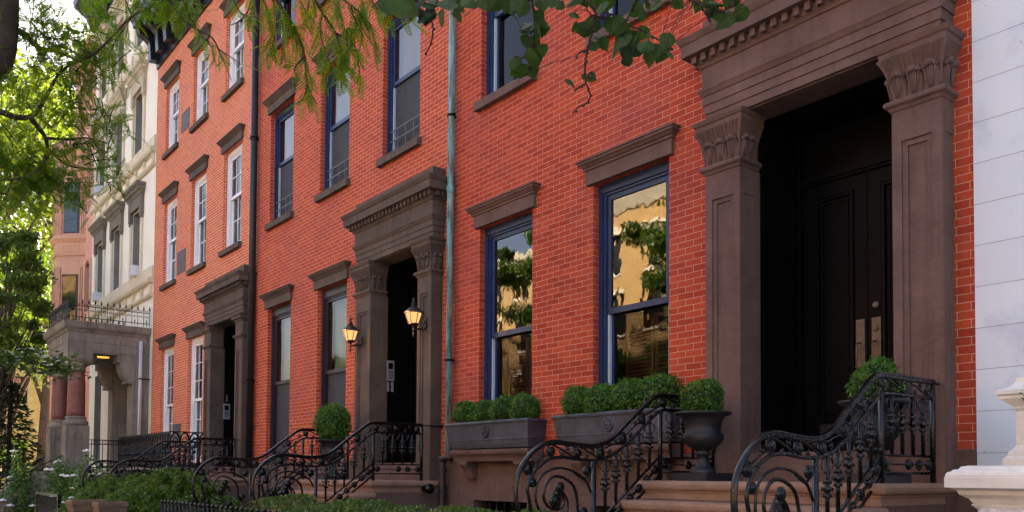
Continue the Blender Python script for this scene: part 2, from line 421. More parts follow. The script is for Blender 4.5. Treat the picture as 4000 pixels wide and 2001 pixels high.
def sash_window(house, x0, x1, z0, z1, zr, style, m_l, has_sill=True, inside=None, label=None, guard=False):
    """double-hung window: casing in the brick reveal, upper sash outside, lower sash behind, glass, lintel, sill"""
    f = MB(); dep = .09
    if style == 'blue':
        f.frame(x0, x1, z0, z1, .062, dep, .26, .05, .10); f.frame(x0+.062, x1-.062, z0+.05, z1-.10, .040, dep+.022, .25, .02, .03)
        mf = M['blue']; a, b = x0+.102, x1-.102; t = z1-.13; bt = z0+.07; sw = .058
    elif style == 'dark':
        f.frame(x0, x1, z0, z1, .07, dep, .26, .05, .16); f.frame(x0+.07, x1-.07, z0+.05, z1-.16, .03, dep+.025, .25, .02, .03)
        mf = M['dkpaint']; a, b = x0+.10, x1-.10; t = z1-.19; bt = z0+.07; sw = .05
    else:
        f.frame(x0, x1, z0, z1, .085, dep, .26, .07, .10); f.frame(x0+.085, x1-.085, z0+.07, z1-.10, .035, dep+.022, .25, .02, .03)
        mf = M['white']; a, b = x0+.12, x1-.12; t = z1-.13; bt = z0+.09; sw = .045
    win = f.build('window', mf, house)
    if label: win['label'] = label
    yu, yl = dep+.045, dep+.095
    u = MB().frame(a, b, zr-.035, t, sw, yu, yu+.038, .07, .06)
    l = MB().frame(a, b, bt, zr+.03, sw, yl, yl+.038, .085, .055)
    if style == 'white':
        tall = z1-z0 > 3
        for k in (1, 2):
            xx = a+sw+(b-a-2*sw)*k/3
            u.box(xx-.011, xx+.011, yu+.004, yu+.034, zr+.035, t-.06); l.box(xx-.011, xx+.011, yl+.004, yl+.034, bt+.085, zr-.025)
        nr = 3 if tall else 2
        for k in range(1, nr):
            zz = zr+.035+(t-.06-zr-.035)*k/nr; u.box(a+sw, b-sw, yu+.006, yu+.032, zz-.011, zz+.011)
            zz = bt+.085+(zr-.025-bt-.085)*k/nr; l.box(a+sw, b-sw, yl+.006, yl+.032, zz-.011, zz+.011)
    u.build('upper_sash', mf, win); l.build('lower_sash', mf, win)
    if style == 'blue':   # pale aluminium storm tracks
        MB().cut().box(a+.002, a+.03, yu+.008, yl-.004, bt, zr-.04).cut().box(b-.03, b-.002, yu+.008, yl-.004, bt, zr-.04).each('track', M['track'], win)
    g = M['glassold'] if (style == 'blue') else M['glass']
    MB().add([(a+sw*.6,yu+.02,zr),(b-sw*.6,yu+.02,zr),(b-sw*.6,yu+.02,t-.03),(a+sw*.6,yu+.02,t-.03)], [(0,1,2,3)]).build('pane', g, win)
    g = M['glasslow'] if (style == 'blue') else M['glass']
    MB().add([(a+sw*.6,yl+.02,bt+.05),(b-sw*.6,yl+.02,bt+.05),(b-sw*.6,yl+.02,zr),(a+sw*.6,yl+.02,zr)], [(0,1,2,3)]).build('pane', g, win)
    # the room behind
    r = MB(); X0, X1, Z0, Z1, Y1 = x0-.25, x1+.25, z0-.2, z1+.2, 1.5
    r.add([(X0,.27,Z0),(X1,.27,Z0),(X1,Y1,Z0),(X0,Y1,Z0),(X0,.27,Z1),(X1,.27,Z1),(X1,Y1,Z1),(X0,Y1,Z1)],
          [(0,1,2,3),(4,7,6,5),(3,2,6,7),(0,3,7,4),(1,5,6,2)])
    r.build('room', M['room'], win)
    if inside == 'curtain':
        wavy(x0+.05, x1-.05, z0+.1, z1-.1, .33, .022, 8).build('curtain', M['curtain'], win, True)
        MB().box(a+.03, b-.03, yl-.012, yl-.006, bt+.02, zr-.04).build('insect_screen', M['screen'], win)
    elif inside == 'screen':
        MB().box(a+.04, b-.04, yl-.012, yl-.006, bt+.02, zr-.04).build('insect_screen', M['screen'], win)
        wavy(x0+.08, x1-.08, zr+.02, z1-.1, .27, .004, 5).build('sky_reflection_sheet', M['shade'], win, True)  # white sheet added to imitate bright sky reflected in the upper pane
    elif inside == 'shutters':
        s = MB()
        for q in range(2):
            xa = x0+.12+(x1-x0-.24)*q*.5+.01; xb = xa+(x1-x0-.24)*.5-.02
            s.frame(xa, xb, z0+.1, zr-.05, .05, .42, .45)
            for k in range(26):
                zz = z0+.16+k*(zr-z0-.36)/26; s.prism([(.42, zz), (.45, zz+.035), (.455, zz+.03), (.425, zz-.005)], 'x', xa+.05, xb-.05)
        s.build('shutter', M['shutter'], win)
    elif inside == 'white':
        wavy(x0+.05, x1-.05, z0+.1, z1-.1, .36, .015, 6).build('curtain', M['shade'], win, True)
    if guard:
        gb = MB()
        for k in range(3): gb.box(a-.02, b+.02, dep+.004, dep+.018, z0+.10+k*.17, z0+.118+k*.17)
        for k in range(1, 4): xx = a+(b-a)*k/4; gb.box(xx-.006, xx+.006, dep+.006, dep+.016, z0+.10, z0+.45)
        gb.build('guard_bars', M['guard'], win)
    if m_l:
        lintel(win, x0, x1, z1, m_l)
        if has_sill: sill(win, x0, x1, z0, m_l)
    return win

def panel_strips(mb, x0, x1, z0, z1, yf, n=2):
    """raised borders that leave a sunk double panel on the front of a pier"""
    mb.frame(x0, x1, z0, z1, .078, yf, yf+.034, .14, .26)
    if n > 1: mb.frame(x0+.078, x1-.078, z0+.14, z1-.26, .045, yf+.017, yf+.034)

def pier(portal, x0, x1, zb, zt, yf, m, inner=0):
    mb = MB(); core = yf+.034
    mb.box(x0+.001, x1-.001, core, .14, zb, zt); panel_strips(mb, x0, x1, zb, zt, yf)
    for xs, dx in ((x1, 1),):          # sunk panel on the face that looks across the doorway
        d = .006*dx
        mb.box(*sorted((xs, xs+d)), yf+.002, yf+.06, zb, zt); mb.box(*sorted((xs, xs+d)), .02, .098, zb, zt)
        mb.box(*sorted((xs, xs+d)), yf+.06, .02, zb, zb+.14); mb.box(*sorted((xs, xs+d)), yf+.06, .02, zt-.26, zt)
    o = mb.build('pier', m, portal)
    return o

def capital(portal, x0, x1, zn, zt, yf, m, carved=True):
    """necking at zn, abacus top at zt; carved: leaf row with curled tips below a fluted bell"""
    mb = MB(); h = zt-zn
    mb.mould(x0, x1, yf, [(0, zn-.085), (.012, zn-.08), (.022, zn-.055), (.046, zn-.04), (.05, zn-.018), (.04, zn), (.0, zn+.006)], .1)
    if carved:
        pr = [(-.006, zn+.004)]
        for k in range(11):
            t = k/10; pr.append((-.006+.085*t**2.6, zn+.004+(h-.105)*t))
        mb.mould(x0, x1, yf, pr, .1)
    else:
        mb.mould(x0, x1, yf, [(0, zn+.006), (0, zt-.17), (.015, zt-.16), (.035, zt-.12), (.05, zt-.10), (.0, zt-.098)], .1)
    za = zt-.105
    mb.mould(x0, x1, yf, [(.07, za), (.075, za+.05), (.088, za+.06), (.10, za+.085), (.105, za+.098), (.0, zt)], .1)
    cap = mb.build('capital', m, portal)
    if carved:
        lf = MB(); zc = zn+(h-.1)*.58
        def leaf(c, ax, out, w):
            ax = Vector(ax); out = Vector(out); c = Vector(c)
            # leaf blade leaning out, veins, and a ribbed curl on top
            cols = [-.5, -.3, -.1, .1, .3, .5]; rows = 6; vs = []; fs = []
            for r in range(rows):
                t = r/(rows-1); wz = w*(.86+.14*math.sin(t*PI))
                for q in cols:
                    o = .012+.028*t*t+(.010 if abs(q) < .2 else 0)-(.008 if abs(q) > .4 else 0)
                    vs.append(c+ax*(q*wz)+out*o+Vector((0, 0, zn+.008+t*(zc-zn-.02))))
            nc = len(cols)
            for r in range(rows-1):
                for q in range(nc-1): a = r*nc+q; fs.append((a, a+1, a+nc+1, a+nc))
            lf.add(vs, fs)
            for q in (-.36, -.18, 0, .18, .36):
                lf.tube([c+ax*(q*.25*w)+out*.02+Vector((0, 0, zn+.01)), c+ax*(q*.7*w)+out*.03+Vector((0, 0, (zn+zc)/2-.01)), c+ax*(q*w)+out*.045+Vector((0, 0, zc-.03))], .0065, 5)
            for k in range(7):     # curl: a row of ribs
                q = (k-3)/3; rr = .031*(1-.38*q*q)
                cc = c+ax*(q*.42*w)+out*(.052-.018*q*q)+Vector((0, 0, zc-.02*q*q))
                lf.ball(cc, rr, 8, 5, (1.0 if abs(out.x) > .5 else .62, .62 if abs(out.x) > .5 else 1.0, .95))
        w = (x1-x0)/3
        for k in range(3): leaf((x0+w*(k+.5), yf, 0), (1, 0, 0), (0, -1, 0), w*.92)
        for side, xx in ((-1, x0), (1, x1)):
            d = abs(yf)-.02
            for k in range(2): leaf((xx, yf+d*(k+.5)/2, 0), (0, 1, 0), (side, 0, 0), d/2*.9)
        # bell flutes
        for k in range(13):
            x = x0+.012+(x1-x0-.024)*k/12
            pth = [(x+(x-(x0+x1)/2)*.9*.085*t**2.6/((x1-x0)/2)*1.0, yf-(-.006+.085*t**2.6)-.003, zn+.004+(h-.105)*t) for t in (.55, .65, .75, .85, .93, .99)]
            lf.tube(pth, .0075, 5)
        for yy in (-.02, .05):
            pass
        for cxx, sgn in ((x0, -1), (x1, 1)):     # corner ridge
            pth = [(cxx+sgn*(-.004+.085*t**2.6), yf-(-.004+.085*t**2.6), zn+.004+(h-.105)*t) for t in (0, .3, .55, .75, .9, .99)]
            lf.tube(pth, .013, 6)
        lf.build('acanthus_leaves', m, portal, True)
    return cap

def portal(house, x0, x1, piers, zbase, zn, m, m2, carved=True, dz=0.0, left_ret=True):
    """stone door surround: piers on base blocks, capitals, three-fascia architrave, frieze, dentils, cornice, blocking course"""
    yf = -.20
    e = MB(); za = 5.12+dz
    P = [(0, za), (0, za+.085), (.012, za+.088), (.012, za+.175), (.024, za+.178), (.024, za+.262), (.035, za+.268), (.05, za+.30), (.062, za+.318), (.062, za+.335), (.03, za+.342),
         (.03, za+.55), (.045, za+.556), (.06, za+.585), (.07, za+.592), (.07, za+.675), (.02, za+.676)]
    e.mould(x0, x1, yf-.005, P, .02)
    ent = e.build('portal', m, house)
    c = MB()
    c.mould(x0, x1, yf-.005, [(.085, za+.672), (.175, za+.674), (.178, za+.79), (.188, za+.796), (.20, za+.815), (.215, za+.845), (.218, za+.858), (.0, za+.872)], .02)
    c.mould(x0, x1, yf-.005, [(.02, za+.86), (.02, za+1.045), (.0, za+1.06)], .02)
    c.build('cornice', m, ent)
    d = MB().cut(); n = int((x1-x0)/.105); zz = za+.60
    for k in range(n+1):
        xx = x0-.06+(x1-x0+.12)*k/n; d.cut().box(xx-.028, xx+.028, yf-.128, yf-.07, zz, zz+.074)
    for k in range(2):
        for xs in (x0, x1):
            sgn = -1 if xs == x0 else 1; yy = yf+.0+.095*k
            d.cut().box(*sorted((xs+sgn*.07, xs+sgn*.125)), yy-.028, yy+.028, zz, zz+.074)
    d.each('dentil', m, ent)
    for a, b in piers:
        pier(ent, a, b, zbase, zn-.08, yf, m2)
        capital(ent, a, b, zn, za, yf, m2, carved)
        MB().box(a-.012, b+.012, yf-.012, .1, 1.2, zbase).build('base_block', m2, ent)
    # soffit over the doorway and inner jamb
    MB().box(piers[0][1]-.02, piers[1][0]+.02, yf+.03, .16, za-.012, za+.02).build('soffit', m, ent)
    return ent

def doorway(house, x0, x1, z0, z1, yd, double=False, hardware=True):
    """deep black panelled vestibule with the door at its back"""
    v = MB()
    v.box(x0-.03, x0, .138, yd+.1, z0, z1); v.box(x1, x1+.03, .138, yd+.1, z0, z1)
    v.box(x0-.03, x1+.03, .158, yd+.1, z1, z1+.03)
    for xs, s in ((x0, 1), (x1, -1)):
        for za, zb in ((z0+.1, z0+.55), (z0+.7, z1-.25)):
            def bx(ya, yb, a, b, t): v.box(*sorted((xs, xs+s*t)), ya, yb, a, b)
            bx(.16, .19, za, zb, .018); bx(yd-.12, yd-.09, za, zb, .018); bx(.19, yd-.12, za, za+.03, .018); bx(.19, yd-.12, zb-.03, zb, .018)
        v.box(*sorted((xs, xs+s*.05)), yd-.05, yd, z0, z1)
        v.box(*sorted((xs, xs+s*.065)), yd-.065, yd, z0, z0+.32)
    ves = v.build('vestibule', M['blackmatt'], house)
    d = MB(); zt = z1-.55 if double else z1-.4
    d.box(x0, x1, yd+.02, yd+.06, z0, z1)
    d.box(x0+.05, x1-.05, yd-.03, yd+.02, zt, zt+.09); d.box(x0+.05, x1-.05, yd-.05, yd-.03, zt+.03, zt+.07)
    leaves = [(x0+.06, (x0+x1)/2-.004), ((x0+x1)/2+.004, x1-.06)] if double else [(x0+.06, x1-.06)]
    for a, b in leaves:
        for za, zb in ((z0+.02, zt),):
            d.frame(a, b, za, zb, .13, yd, yd+.02, .30, .14)
            d.frame(a+.14, b-.14, za+.31, zb-.15, .03, yd-.012, yd+.02)
            d.frame(a+.20, b-.20, za+.37, zb-.21, .012, yd+.008, yd+.02)
    dr = d.build('door', M['black'], house)
    if double:
        h = MB(); g = MB(); xm = (x0+x1)/2
        for xc in (xm-.075, xm+.085):
            g.cut().box(xc-.045, xc+.045, yd-.010, yd-.001, 2.50, 3.13)
            h.cut().tube([(xc, yd-.008, 2.62), (xc, yd-.075, 2.63), (xc, yd-.085, 2.66), (xc, yd-.085, 2.86), (xc, yd-.075, 2.89), (xc, yd-.008, 2.90)], .009, 8)
        g.each('push_plate', M['brass'], dr); h.each('handle', M['brass'], dr, True)
        k = MB(); 
        for zz, r in ((3.02, .024), (3.25, .032)):
            vs = MB().lathe([(r, 0), (r, .012), (r*.7, .018)], (0, 0, 0), 16)
            k.cut().add([(xm+.085+a, yd-.010-c, zz+b) for a, b, c in vs.v], vs.f)
        k.each('lock', M['brass'], dr)
        MB().frame(xm-.52, xm-.24, 2.03, 2.12, .012, yd-.008, yd).box(xm-.508, xm-.252, yd-.004, yd, 2.042, 2.108).build('letter_slot', M['bronze'], dr)
    else:
        MB().box(x1-.19, x1-.14, yd-.012, yd-.001, z0+.9, z0+1.25).build('push_plate', M['brass'], dr)
        MB().tube([(x1-.165, yd-.01, z0+1.0), (x1-.165, yd-.06, z0+1.01), (x1-.165, yd-.06, z0+1.14), (x1-.165, yd-.01, z0+1.15)], .008, 6).build('handle', M['brass'], dr)
    MB().box(x0-.02, x1+.02, -.19, yd+.05, 1.1, z0).build('threshold', M['brownstone'], house)
    return dr

def roof_cornice(house, x0, x1, z, spacing, m):
    c = MB(); c.box(x0, x1, -.05, -.001, z, z+1.2)
    c.prism([(0, z+.98), (-.72, z+1.0), (-.74, z+1.12), (-.80, z+1.2), (-.80, z+1.26), (0, z+1.34)], 'x', x0, x1)
    co = c.build('cornice', m, house)
    b = MB(); n = int(round((x1-x0)/spacing))
    for k in range(n):
        xx = x0+.17+k*(x1-x0-.34)/(n-1)
        b.cut().prism([(-.05, z+.14), (-.29, z+.12), (-.30, z+.20), (-.33, z+.62), (-.45, z+.72), (-.62, z+.80), (-.66, z+.99), (-.05, z+.99)], 'x', xx-.13, xx+.13)
    b.each('bracket', m, co)
    MB().box(x0, x1, 0.0, 11, z+1.1, z+1.22).build('roof', M['vent'], house)

def body(house, x0, x1, z1, m):
    """side and rear walls of the house so that it is a solid block"""
    MB().add([(x0,.14,0),(x1,.14,0),(x1,11,0),(x0,11,0),(x0,.14,z1),(x1,.14,z1),(x1,11,z1),(x0,11,z1)],
             [(0,3,7,4),(1,5,6,2),(3,2,6,7)]).build('side_wall', m, house)

W3 = {}
def brick_house(name, x0, x1, mat, label, wins, door, basement, ledge=None):
    h = rig(name, (x0, 0, 0), label, 'house', 'brick row houses with brownstone doorways')
    holes = [(w[0], w[1], w[2], w[3]) for w in wins]+[(door[0]-.06, door[1]+.06, 1.5, 5.3)]
    wall_with_holes(MB(), x0, x1, 1.82, 13.45, [(a, b, max(c, 1.82), d) for a, b, c, d in holes]).build('wall', mat, h)
    base = wall_with_holes(MB(), x0, x1, 0, 1.82, [(a, b, .25, 1.24) for a, b in basement]+[(door[0]-.3, door[1]+.3, 0, 1.82)], -.03, .3)
    base.prism([(-.03, 1.80), (-.045, 1.80), (-.045, 1.825), (0, 1.835), (0, 1.80)], 'x', x0, door[0]-.3)
    base.build('basement_wall', M['brownstone'], h)
    if basement:
        bw = MB(); br = MB()
        for a, b in basement:
            bw = MB().box(a, b, .2, .22, .25, 1.24); br = MB()
            for k in range(7): xx = a+(b-a)*(k+.5)/7; br.tube([(xx, .06, .25), (xx, .06, 1.24)], .011, 6)
            w = bw.build('basement_window', M['black'], h); br.build('bars', M['iron'], w)
    body(h, x0, x1, 13.45, mat)
    return h

PF = 1.80      # parlour floor level
# --- house with the wide double door
H1 = brick_house('brick_house', -10.0, -2.83, M['brick1'],
    'red brick house with the wide black double door, beside the pale blue-white wall',
    [(-9.40,-8.25,1.98,5.06), (-7.12,-5.95,1.98,5.06), (-9.40,-8.23,6.86,9.22), (-7.12,-5.95,6.86,9.22), (-4.75,-3.58,6.86,9.22),
     (-9.40,-8.23,10.62,12.55), (-7.12,-5.95,10.62,12.55), (-4.75,-3.58,10.62,12.55)], (-4.885, -3.395), [(-9.46,-8.30), (-7.05,-5.95)])
BS = M['brownstone']
sash_window(H1, -9.40, -8.25, 1.98, 5.06, 3.54, 'blue', BS, False, 'shutters')
sash_window(H1, -7.12, -5.95, 1.98, 5.06, 3.54, 'blue', BS, False, 'shutters')
for a in (-9.40, -7.12, -4.75):
    sash_window(H1, a, a+1.17, 6.86, 9.22, 8.10, 'blue', BS, True, None)
    sash_window(H1, a, a+1.17, 10.62, 12.55, 11.70, 'blue', BS, True, None)
portal(H1, -5.29, -2.985, [(-5.30, -4.895), (-3.386, -2.985)], 1.82, 4.69, BS, BS, True, .024)
doorway(H1, -4.885, -3.395, 1.82, 5.12, .80, True)
roof_cornice(H1, -10.0, -2.83, 13.42, .71, M['cornice'])
# --- house with the lanterns
H2 = brick_house('brick_house', -17.6, -10.0, M['brick2'],
    'red brick house with two lit lanterns at its doorway, between the two downpipes',
    [(-16.95,-15.78,PF+.04,5.06), (-14.56,-13.39,PF+.04,5.06)]+[(a, a+1.17, b, c) for a in (-16.94,-14.54,-12.19) for b, c in ((6.86,9.22), (10.62,12.55))],
    (-12.165, -10.725), [(-16.9,-15.8), (-14.5,-13.4)])
BD = M['brownstone_dark']
sash_window(H2, -16.95, -15.78, PF+.04, 5.06, 3.48, 'dark', BD, False, 'curtain')
sash_window(H2, -14.56, -13.39, PF+.04, 5.06, 3.49, 'dark', BD, False, 'curtain')
for a in (-16.94, -14.54, -12.19):
    sash_window(H2, a, a+1.17, 6.86, 9.22, 8.12, 'blue', BD, True, 'screen', None, True)
    sash_window(H2, a, a+1.17, 10.62, 12.55, 11.70, 'blue', BD, True, None)
portal(H2, -12.64, -10.30, [(-12.68, -12.175), (-10.715, -10.34)], 1.77, 4.64, BD, BD, True, -.02)
doorway(H2, -12.165, -10.725, 1.77, 5.08, .62)
roof_cornice(H2, -17.6, -10.0, 13.42, .71, M['cornice'])
# --- house with white windows
H3 = brick_house('brick_house', -25.45, -17.6, M['brick3'],
    'orange-red brick house with white many-paned windows and a black bracketed cornice',
    [(a, a+1.15, b, c) for a in (-24.56,-22.18) for b, c in ((PF+.04,5.06),)]+[(a, a+1.17, b, c) for a in (-24.56,-22.15,-19.76) for b, c in ((6.86,9.22), (10.62,12.55))],
    (-19.87, -18.29), [(-24.5,-23.4), (-22.1,-21.0)])
for a in (-24.56, -22.18): sash_window(H3, a, a+1.15, PF+.04, 5.06, 3.47, 'white', BD, False, None)
for a in (-24.56, -22.15, -19.76):
    sash_window(H3, a, a+1.17, 6.86, 9.22, 8.12, 'white', BD, True, None)
    sash_window(H3, a, a+1.17, 10.62, 12.55, 11.70, 'white', BD, True, 'white')
portal(H3, -20.27, -17.80, [(-20.33, -19.88), (-18.28, -17.86)], 1.75, 4.64, BD, BD, False, -.03)
doorway(H3, -19.87, -18.29, 1.75, 5.08, .62)
roof_cornice(H3, -25.45, -17.6, 13.42, .71, M['cornice'])
v = MB()
for xa, xb, za, zb in ((-23.08,-22.45,10.77,11.30), (-23.22,-22.55,6.93,7.55), (-23.35,-22.66,2.32,2.90)):
    v.cut().box(xa, xb, -.006, .02, za, zb); v.frame(xa, xb, za, zb, .03, -.012, -.006)
v.each('vent_panel', M['vent'], H3)

# window ledges of the first house on their brackets
for xa, xb in ((-9.70,-7.99), (-7.42,-5.72)):
    l = MB(); l.prism([(-.03, 1.775), (-.21, 1.775), (-.225, 1.82), (-.25, 1.85), (-.275, 1.87), (-.285, 1.90), (-.285, 1.93), (-.03, 1.94)], 'x', xa, xb)
    lo = l.build('window_ledge', BS, H1)
    b = MB()
    for xc in (xa+.24, xb-.24):
        b.cut().prism([(-.03, 1.52), (-.10, 1.53), (-.12, 1.58), (-.16, 1.66), (-.20, 1.70), (-.22, 1.73), (-.22, 1.775), (-.03, 1.775)], 'x', xc-.085, xc+.085)
        b.box(xc-.105, xc+.105, -.235, -.03, 1.735, 1.772)
    b.each('bracket', BS, lo)

# --- white house on the right
HW = rig('white_townhouse', (-2.83, 0, 0), 'pale blue-white townhouse wall scored into long blocks at the right edge', 'house')
wall_with_holes(MB(), -2.828, 6.0, 0, 14.5, [(-1.35,-.1,1.9,5.2), (1.2,2.5,1.9,5.2), (-1.35,-.1,6.9,9.3), (1.2,2.5,6.9,9.3)], -.012, .25).build('wall', M['whitewall'], HW)
MB().add([(-2.828,.2,0),(6,.2,0),(6,11,0),(-2.828,11,0),(-2.828,.2,14.5),(6,.2,14.5),(6,11,14.5),(-2.828,11,14.5)], [(0,3,7,4),(1,5,6,2),(3,2,6,7),(4,5,6,7)]).build('side_wall', M['whitewall'], HW)
for a, b, c, d in ((-1.35,-.1,1.9,5.2), (1.2,2.5,1.9,5.2), (-1.35,-.1,6.9,9.3), (1.2,2.5,6.9,9.3)):
    w = MB().frame(a, b, c, d, .1, .12, .2).box(a+.1, b-.1, .14, .18, (c+d)/2-.03, (c+d)/2+.03).build('window', M['white'], HW)
    MB().box(a+.1, b-.1, .19, .2, c+.1, d-.1).build('pane', M['black'], w)
MB().prism([(-.02, 14.2), (-.3, 14.3), (-.5, 14.6), (-.5, 14.75), (-.02, 14.8)], 'x', -2.82, 6).build('cornice', M['whitestone'], HW)
# ----------------------------------------------------------------------------- cream house
H4 = rig('cream_townhouse', (-33.45, 0, 0), 'tall cream stucco townhouse with hooded windows and stone string courses', 'house')
wc = ((-27.86,-26.88), (-30.25,-29.27), (-32.58,-31.60))
wl = ((7.55,9.68), (11.42,13.42), (15.0,16.65))
holes = [(a, b, c, d) for a, b in wc for c, d in wl]+[(a, b, 1.9, 5.0) for a, b in wc[1:]]+[(-28.1,-26.4,1.8,4.9)]
wall_with_holes(MB(), -33.45, -25.47, 0, 18.0, holes, 0, .30).build('wall', M['cream'], H4)
body(H4, -33.45, -25.47, 18.0, M['cream'])
for a, b in wc:
    for fl, (c, d) in enumerate(wl+((1.9, 5.0),)):
        if fl == 3 and a > -28: continue
        f = MB().frame(a, b, c, d, .07, .22, .34).frame(a+.07, b-.07, c+.07, d-.07, .05, .26, .32)
        f.box(a+.12, b-.12, .27, .31, (c+d)/2-.03, (c+d)/2+.03)
        w = f.build('window', M['dkpaint'], H4)
        MB().add([(a+.1,.29,c+.1),(b-.1,.29,c+.1),(b-.1,.29,d-.1),(a+.1,.29,d-.1)], [(0,1,2,3)]).build('pane', M['glass'], w)
        MB().add([(a,.5,c),(b,.5,c),(b,.5,d),(a,.5,d)], [(0,1,2,3)]).build('room', M['room'], w)
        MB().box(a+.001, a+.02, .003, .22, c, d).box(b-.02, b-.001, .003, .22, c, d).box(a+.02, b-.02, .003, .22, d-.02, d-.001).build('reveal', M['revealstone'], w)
        if fl < 3:     # hooded surround: casing with ears and a moulded cornice
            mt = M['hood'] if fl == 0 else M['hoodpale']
            s = MB().cut().box(a-.20, a-.03, -.06, -.0, c, d-.30).cut().box(b+.03, b+.20, -.06, -.0, c, d-.30)
            s.each('casing', M['creamtrim'], w)
            s = MB(); s.box(a-.24, b+.24, -.10, 0, d+.03, d+.38); s.box(a-.24, a-.02, -.10, 0, d-.24, d+.03); s.box(b+.02, b+.24, -.10, 0, d-.24, d+.03)
            s.box(a-.21, a-.05, -.085, 0, d-.34, d-.24); s.box(b+.05, b+.21, -.085, 0, d-.34, d-.24)
            s.mould(a-.24, b+.24, -.10, [(0, d+.36), (.03, d+.40), (.05, d+.46), (.10, d+.50), (.11, d+.57), (.16, d+.63), (.17, d+.70), (0, d+.72)])
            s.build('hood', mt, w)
st = MB()
for zt in (7.65, 11.52):
    st.box(-33.44, -25.5, -.05, 0, zt-.36, zt); st.prism([(0, zt-.52), (-.12, zt-.50), (-.16, zt-.44), (-.16, zt-.36), (0, zt-.34)], 'x', -33.44, -25.5)
    st.prism([(0, zt-.93), (-.06, zt-.92), (-.10, zt-.86), (-.10, zt-.82), (0, zt-.80)], 'x', -33.44, -25.5)
    for k in range(9): xx = -33.1+k*.93; st.box(xx-.07, xx+.07, -.07, 0, zt-.80, zt-.52)
for a, b in ((-33.4,-32.8), (-31.4,-30.4), (-29.1,-28.0), (-26.7,-25.5)): pass
st.build('string_course', M['creamtrim'], H4)
bb = MB()
for k in range(10):
    xx = -33.2+k*.83; bb.cut().prism([(0, 14.35), (-.12, 14.37), (-.15, 14.5), (-.12, 14.62), (0, 14.66)], 'x', xx-.30, xx+.30)
    bb.cut().prism([(0, 14.0), (-.06, 14.05), (-.16, 14.4), (-.16, 14.7), (0, 14.7)], 'x', xx+.36, xx+.47)
bb.each('bracket', M['creamtrim'], H4)
c = MB(); c.prism([(0, 17.6), (-.10, 17.6), (-.15, 18.0), (-.5, 18.3), (-.8, 18.5), (-.85, 18.7), (0, 18.9)], 'x', -33.44, -25.5)
for k in range(9): xx = -33.1+k*.93; c.prism([(-.1, 17.7), (-.25, 17.75), (-.55, 18.3), (-.1, 18.3)], 'x', xx-.12, xx+.12)
c.build('cornice', M['cornice'], H4)
MB().box(-33.45, -25.47, 0, 11, 18.0, 18.15).build('roof', M['vent'], H4)
d = MB(); d.box(-28.1, -26.4, .28, .33, 1.8, 4.9)
d.frame(-28.05, -27.27, 1.82, 4.2, .12, .25, .28).frame(-27.23, -26.45, 1.82, 4.2, .12, .25, .28); d.build('door', M['shutter'], H4)

# portico in front of its right-hand bay
PO = rig('portico', (-27.15, -1.1, 0), 'weathered stone entrance portico with red granite columns in front of the cream house', 'portico')
x0, x1, yf = -28.62, -25.72, -2.14
p = MB()
p.mould(x0, x1, yf, [(0, 5.0), (0, 5.24), (.012, 5.245), (.012, 5.50), (.04, 5.52), (.07, 5.58), (.12, 5.61), (.14, 5.66), (.15, 5.76), (.16, 5.80), (0, 5.82)], .0)
p.build('entablature', M['porch'], PO)
p = MB()      # deep corner block over the column and beam along the side
for xa, xb in ((x1-.62, x1+.02), (x0-.02, x0+.6)):
    p.box(xa, xb, yf-.02, -1.52, 4.78, 5.235); p.mould(xa, xb, yf-.02, [(0, 4.78), (-.03, 4.70), (-.08, 4.66), (-.08, 4.64)], -1.5)
    p.box(xa+.05, xb-.04, -1.52, -.42, 4.95, 5.2)
    p.box(xa+.05, xb-.03, -.45, 0, 1.5, 5.2)
    # curved bracket against the pilaster
    arc = [(-.45, 4.20)]+[(-.45-.34*math.sin(q*PI/2/8), 4.20+.55*(1-math.cos(q*PI/2/8))) for q in range(9)]+[(-.86, 4.75), (-.86, 4.95), (-.45, 4.95)]
    p.prism(arc, 'x', xa+.10, xb-.06)
    p.box(xa+.06, xb-.02, -.62, -.45, 4.16, 4.24)
p.box(x0+.02, x1-.02, yf+.1, 0, 4.995, 5.1)
p.build('beam', M['porch'], PO)
for cx in (x1-.30, x0+.34):
    cy = -1.86
    c = MB(); c.lathe([(.235, 3.14), (.235, 3.3), (.225, 4.0), (.205, 4.45)], (cx, cy, 0), 28)
    co = c.build('column', M['granite'], PO, True)
    b = MB(); b.lathe([(.30, 2.90), (.325, 2.93), (.325, 3.0), (.29, 3.03), (.26, 3.06), (.255, 3.09), (.275, 3.11), (.27, 3.145), (.235, 3.16)], (cx, cy, 0), 28)
    b.build('column_base', M['porch'], co, True); b = MB()
    b.lathe([(.21, 4.44), (.235, 4.47), (.215, 4.50), (.24, 4.56), (.30, 4.62), (.31, 4.66)], (cx, cy, 0), 28)
    b.build('column_capital', M['porch'], co, True)
    q = MB(); s = .30
    q.prism([(cx-s, cy-s+.0), (cx+s, cy-s), (cx+s, cy+s), (cx-s, cy+s)], 'z', 1.5, 2.60)
    q.add([(cx-s,cy-s,2.6),(cx+s,cy-s,2.6),(cx+s,cy+s,2.6),(cx-s,cy+s,2.6),(cx-s+.06,cy-s,2.9),(cx+s,cy-s,2.9),(cx+s,cy+s,2.9),(cx-s+.06,cy+s,2.9)],
          [(0,1,5,4),(1,2,6,5),(2,3,7,6),(3,0,4,7),(4,5,6,7)])
    pe = q.build('pedestal', M['porch'], PO)
    r = MB()
    for k in range(20):
        a0, a1 = 2*PI*k/20, 2*PI*(k+1)/20
        r.tube([(cx+s+.004, cy+.10*math.cos(a0), 2.60+.10*math.sin(a0)), (cx+s+.004, cy+.10*math.cos(a1), 2.60+.10*math.sin(a1))], .018, 5)
    r.build('roundel', M['porch'], pe)
pd = MB(); pd.box(x0-.1, x1+.1, yf-.05, 0, 0, 1.5); pd.build('podium', M['porch'], PO)
sp = MB()
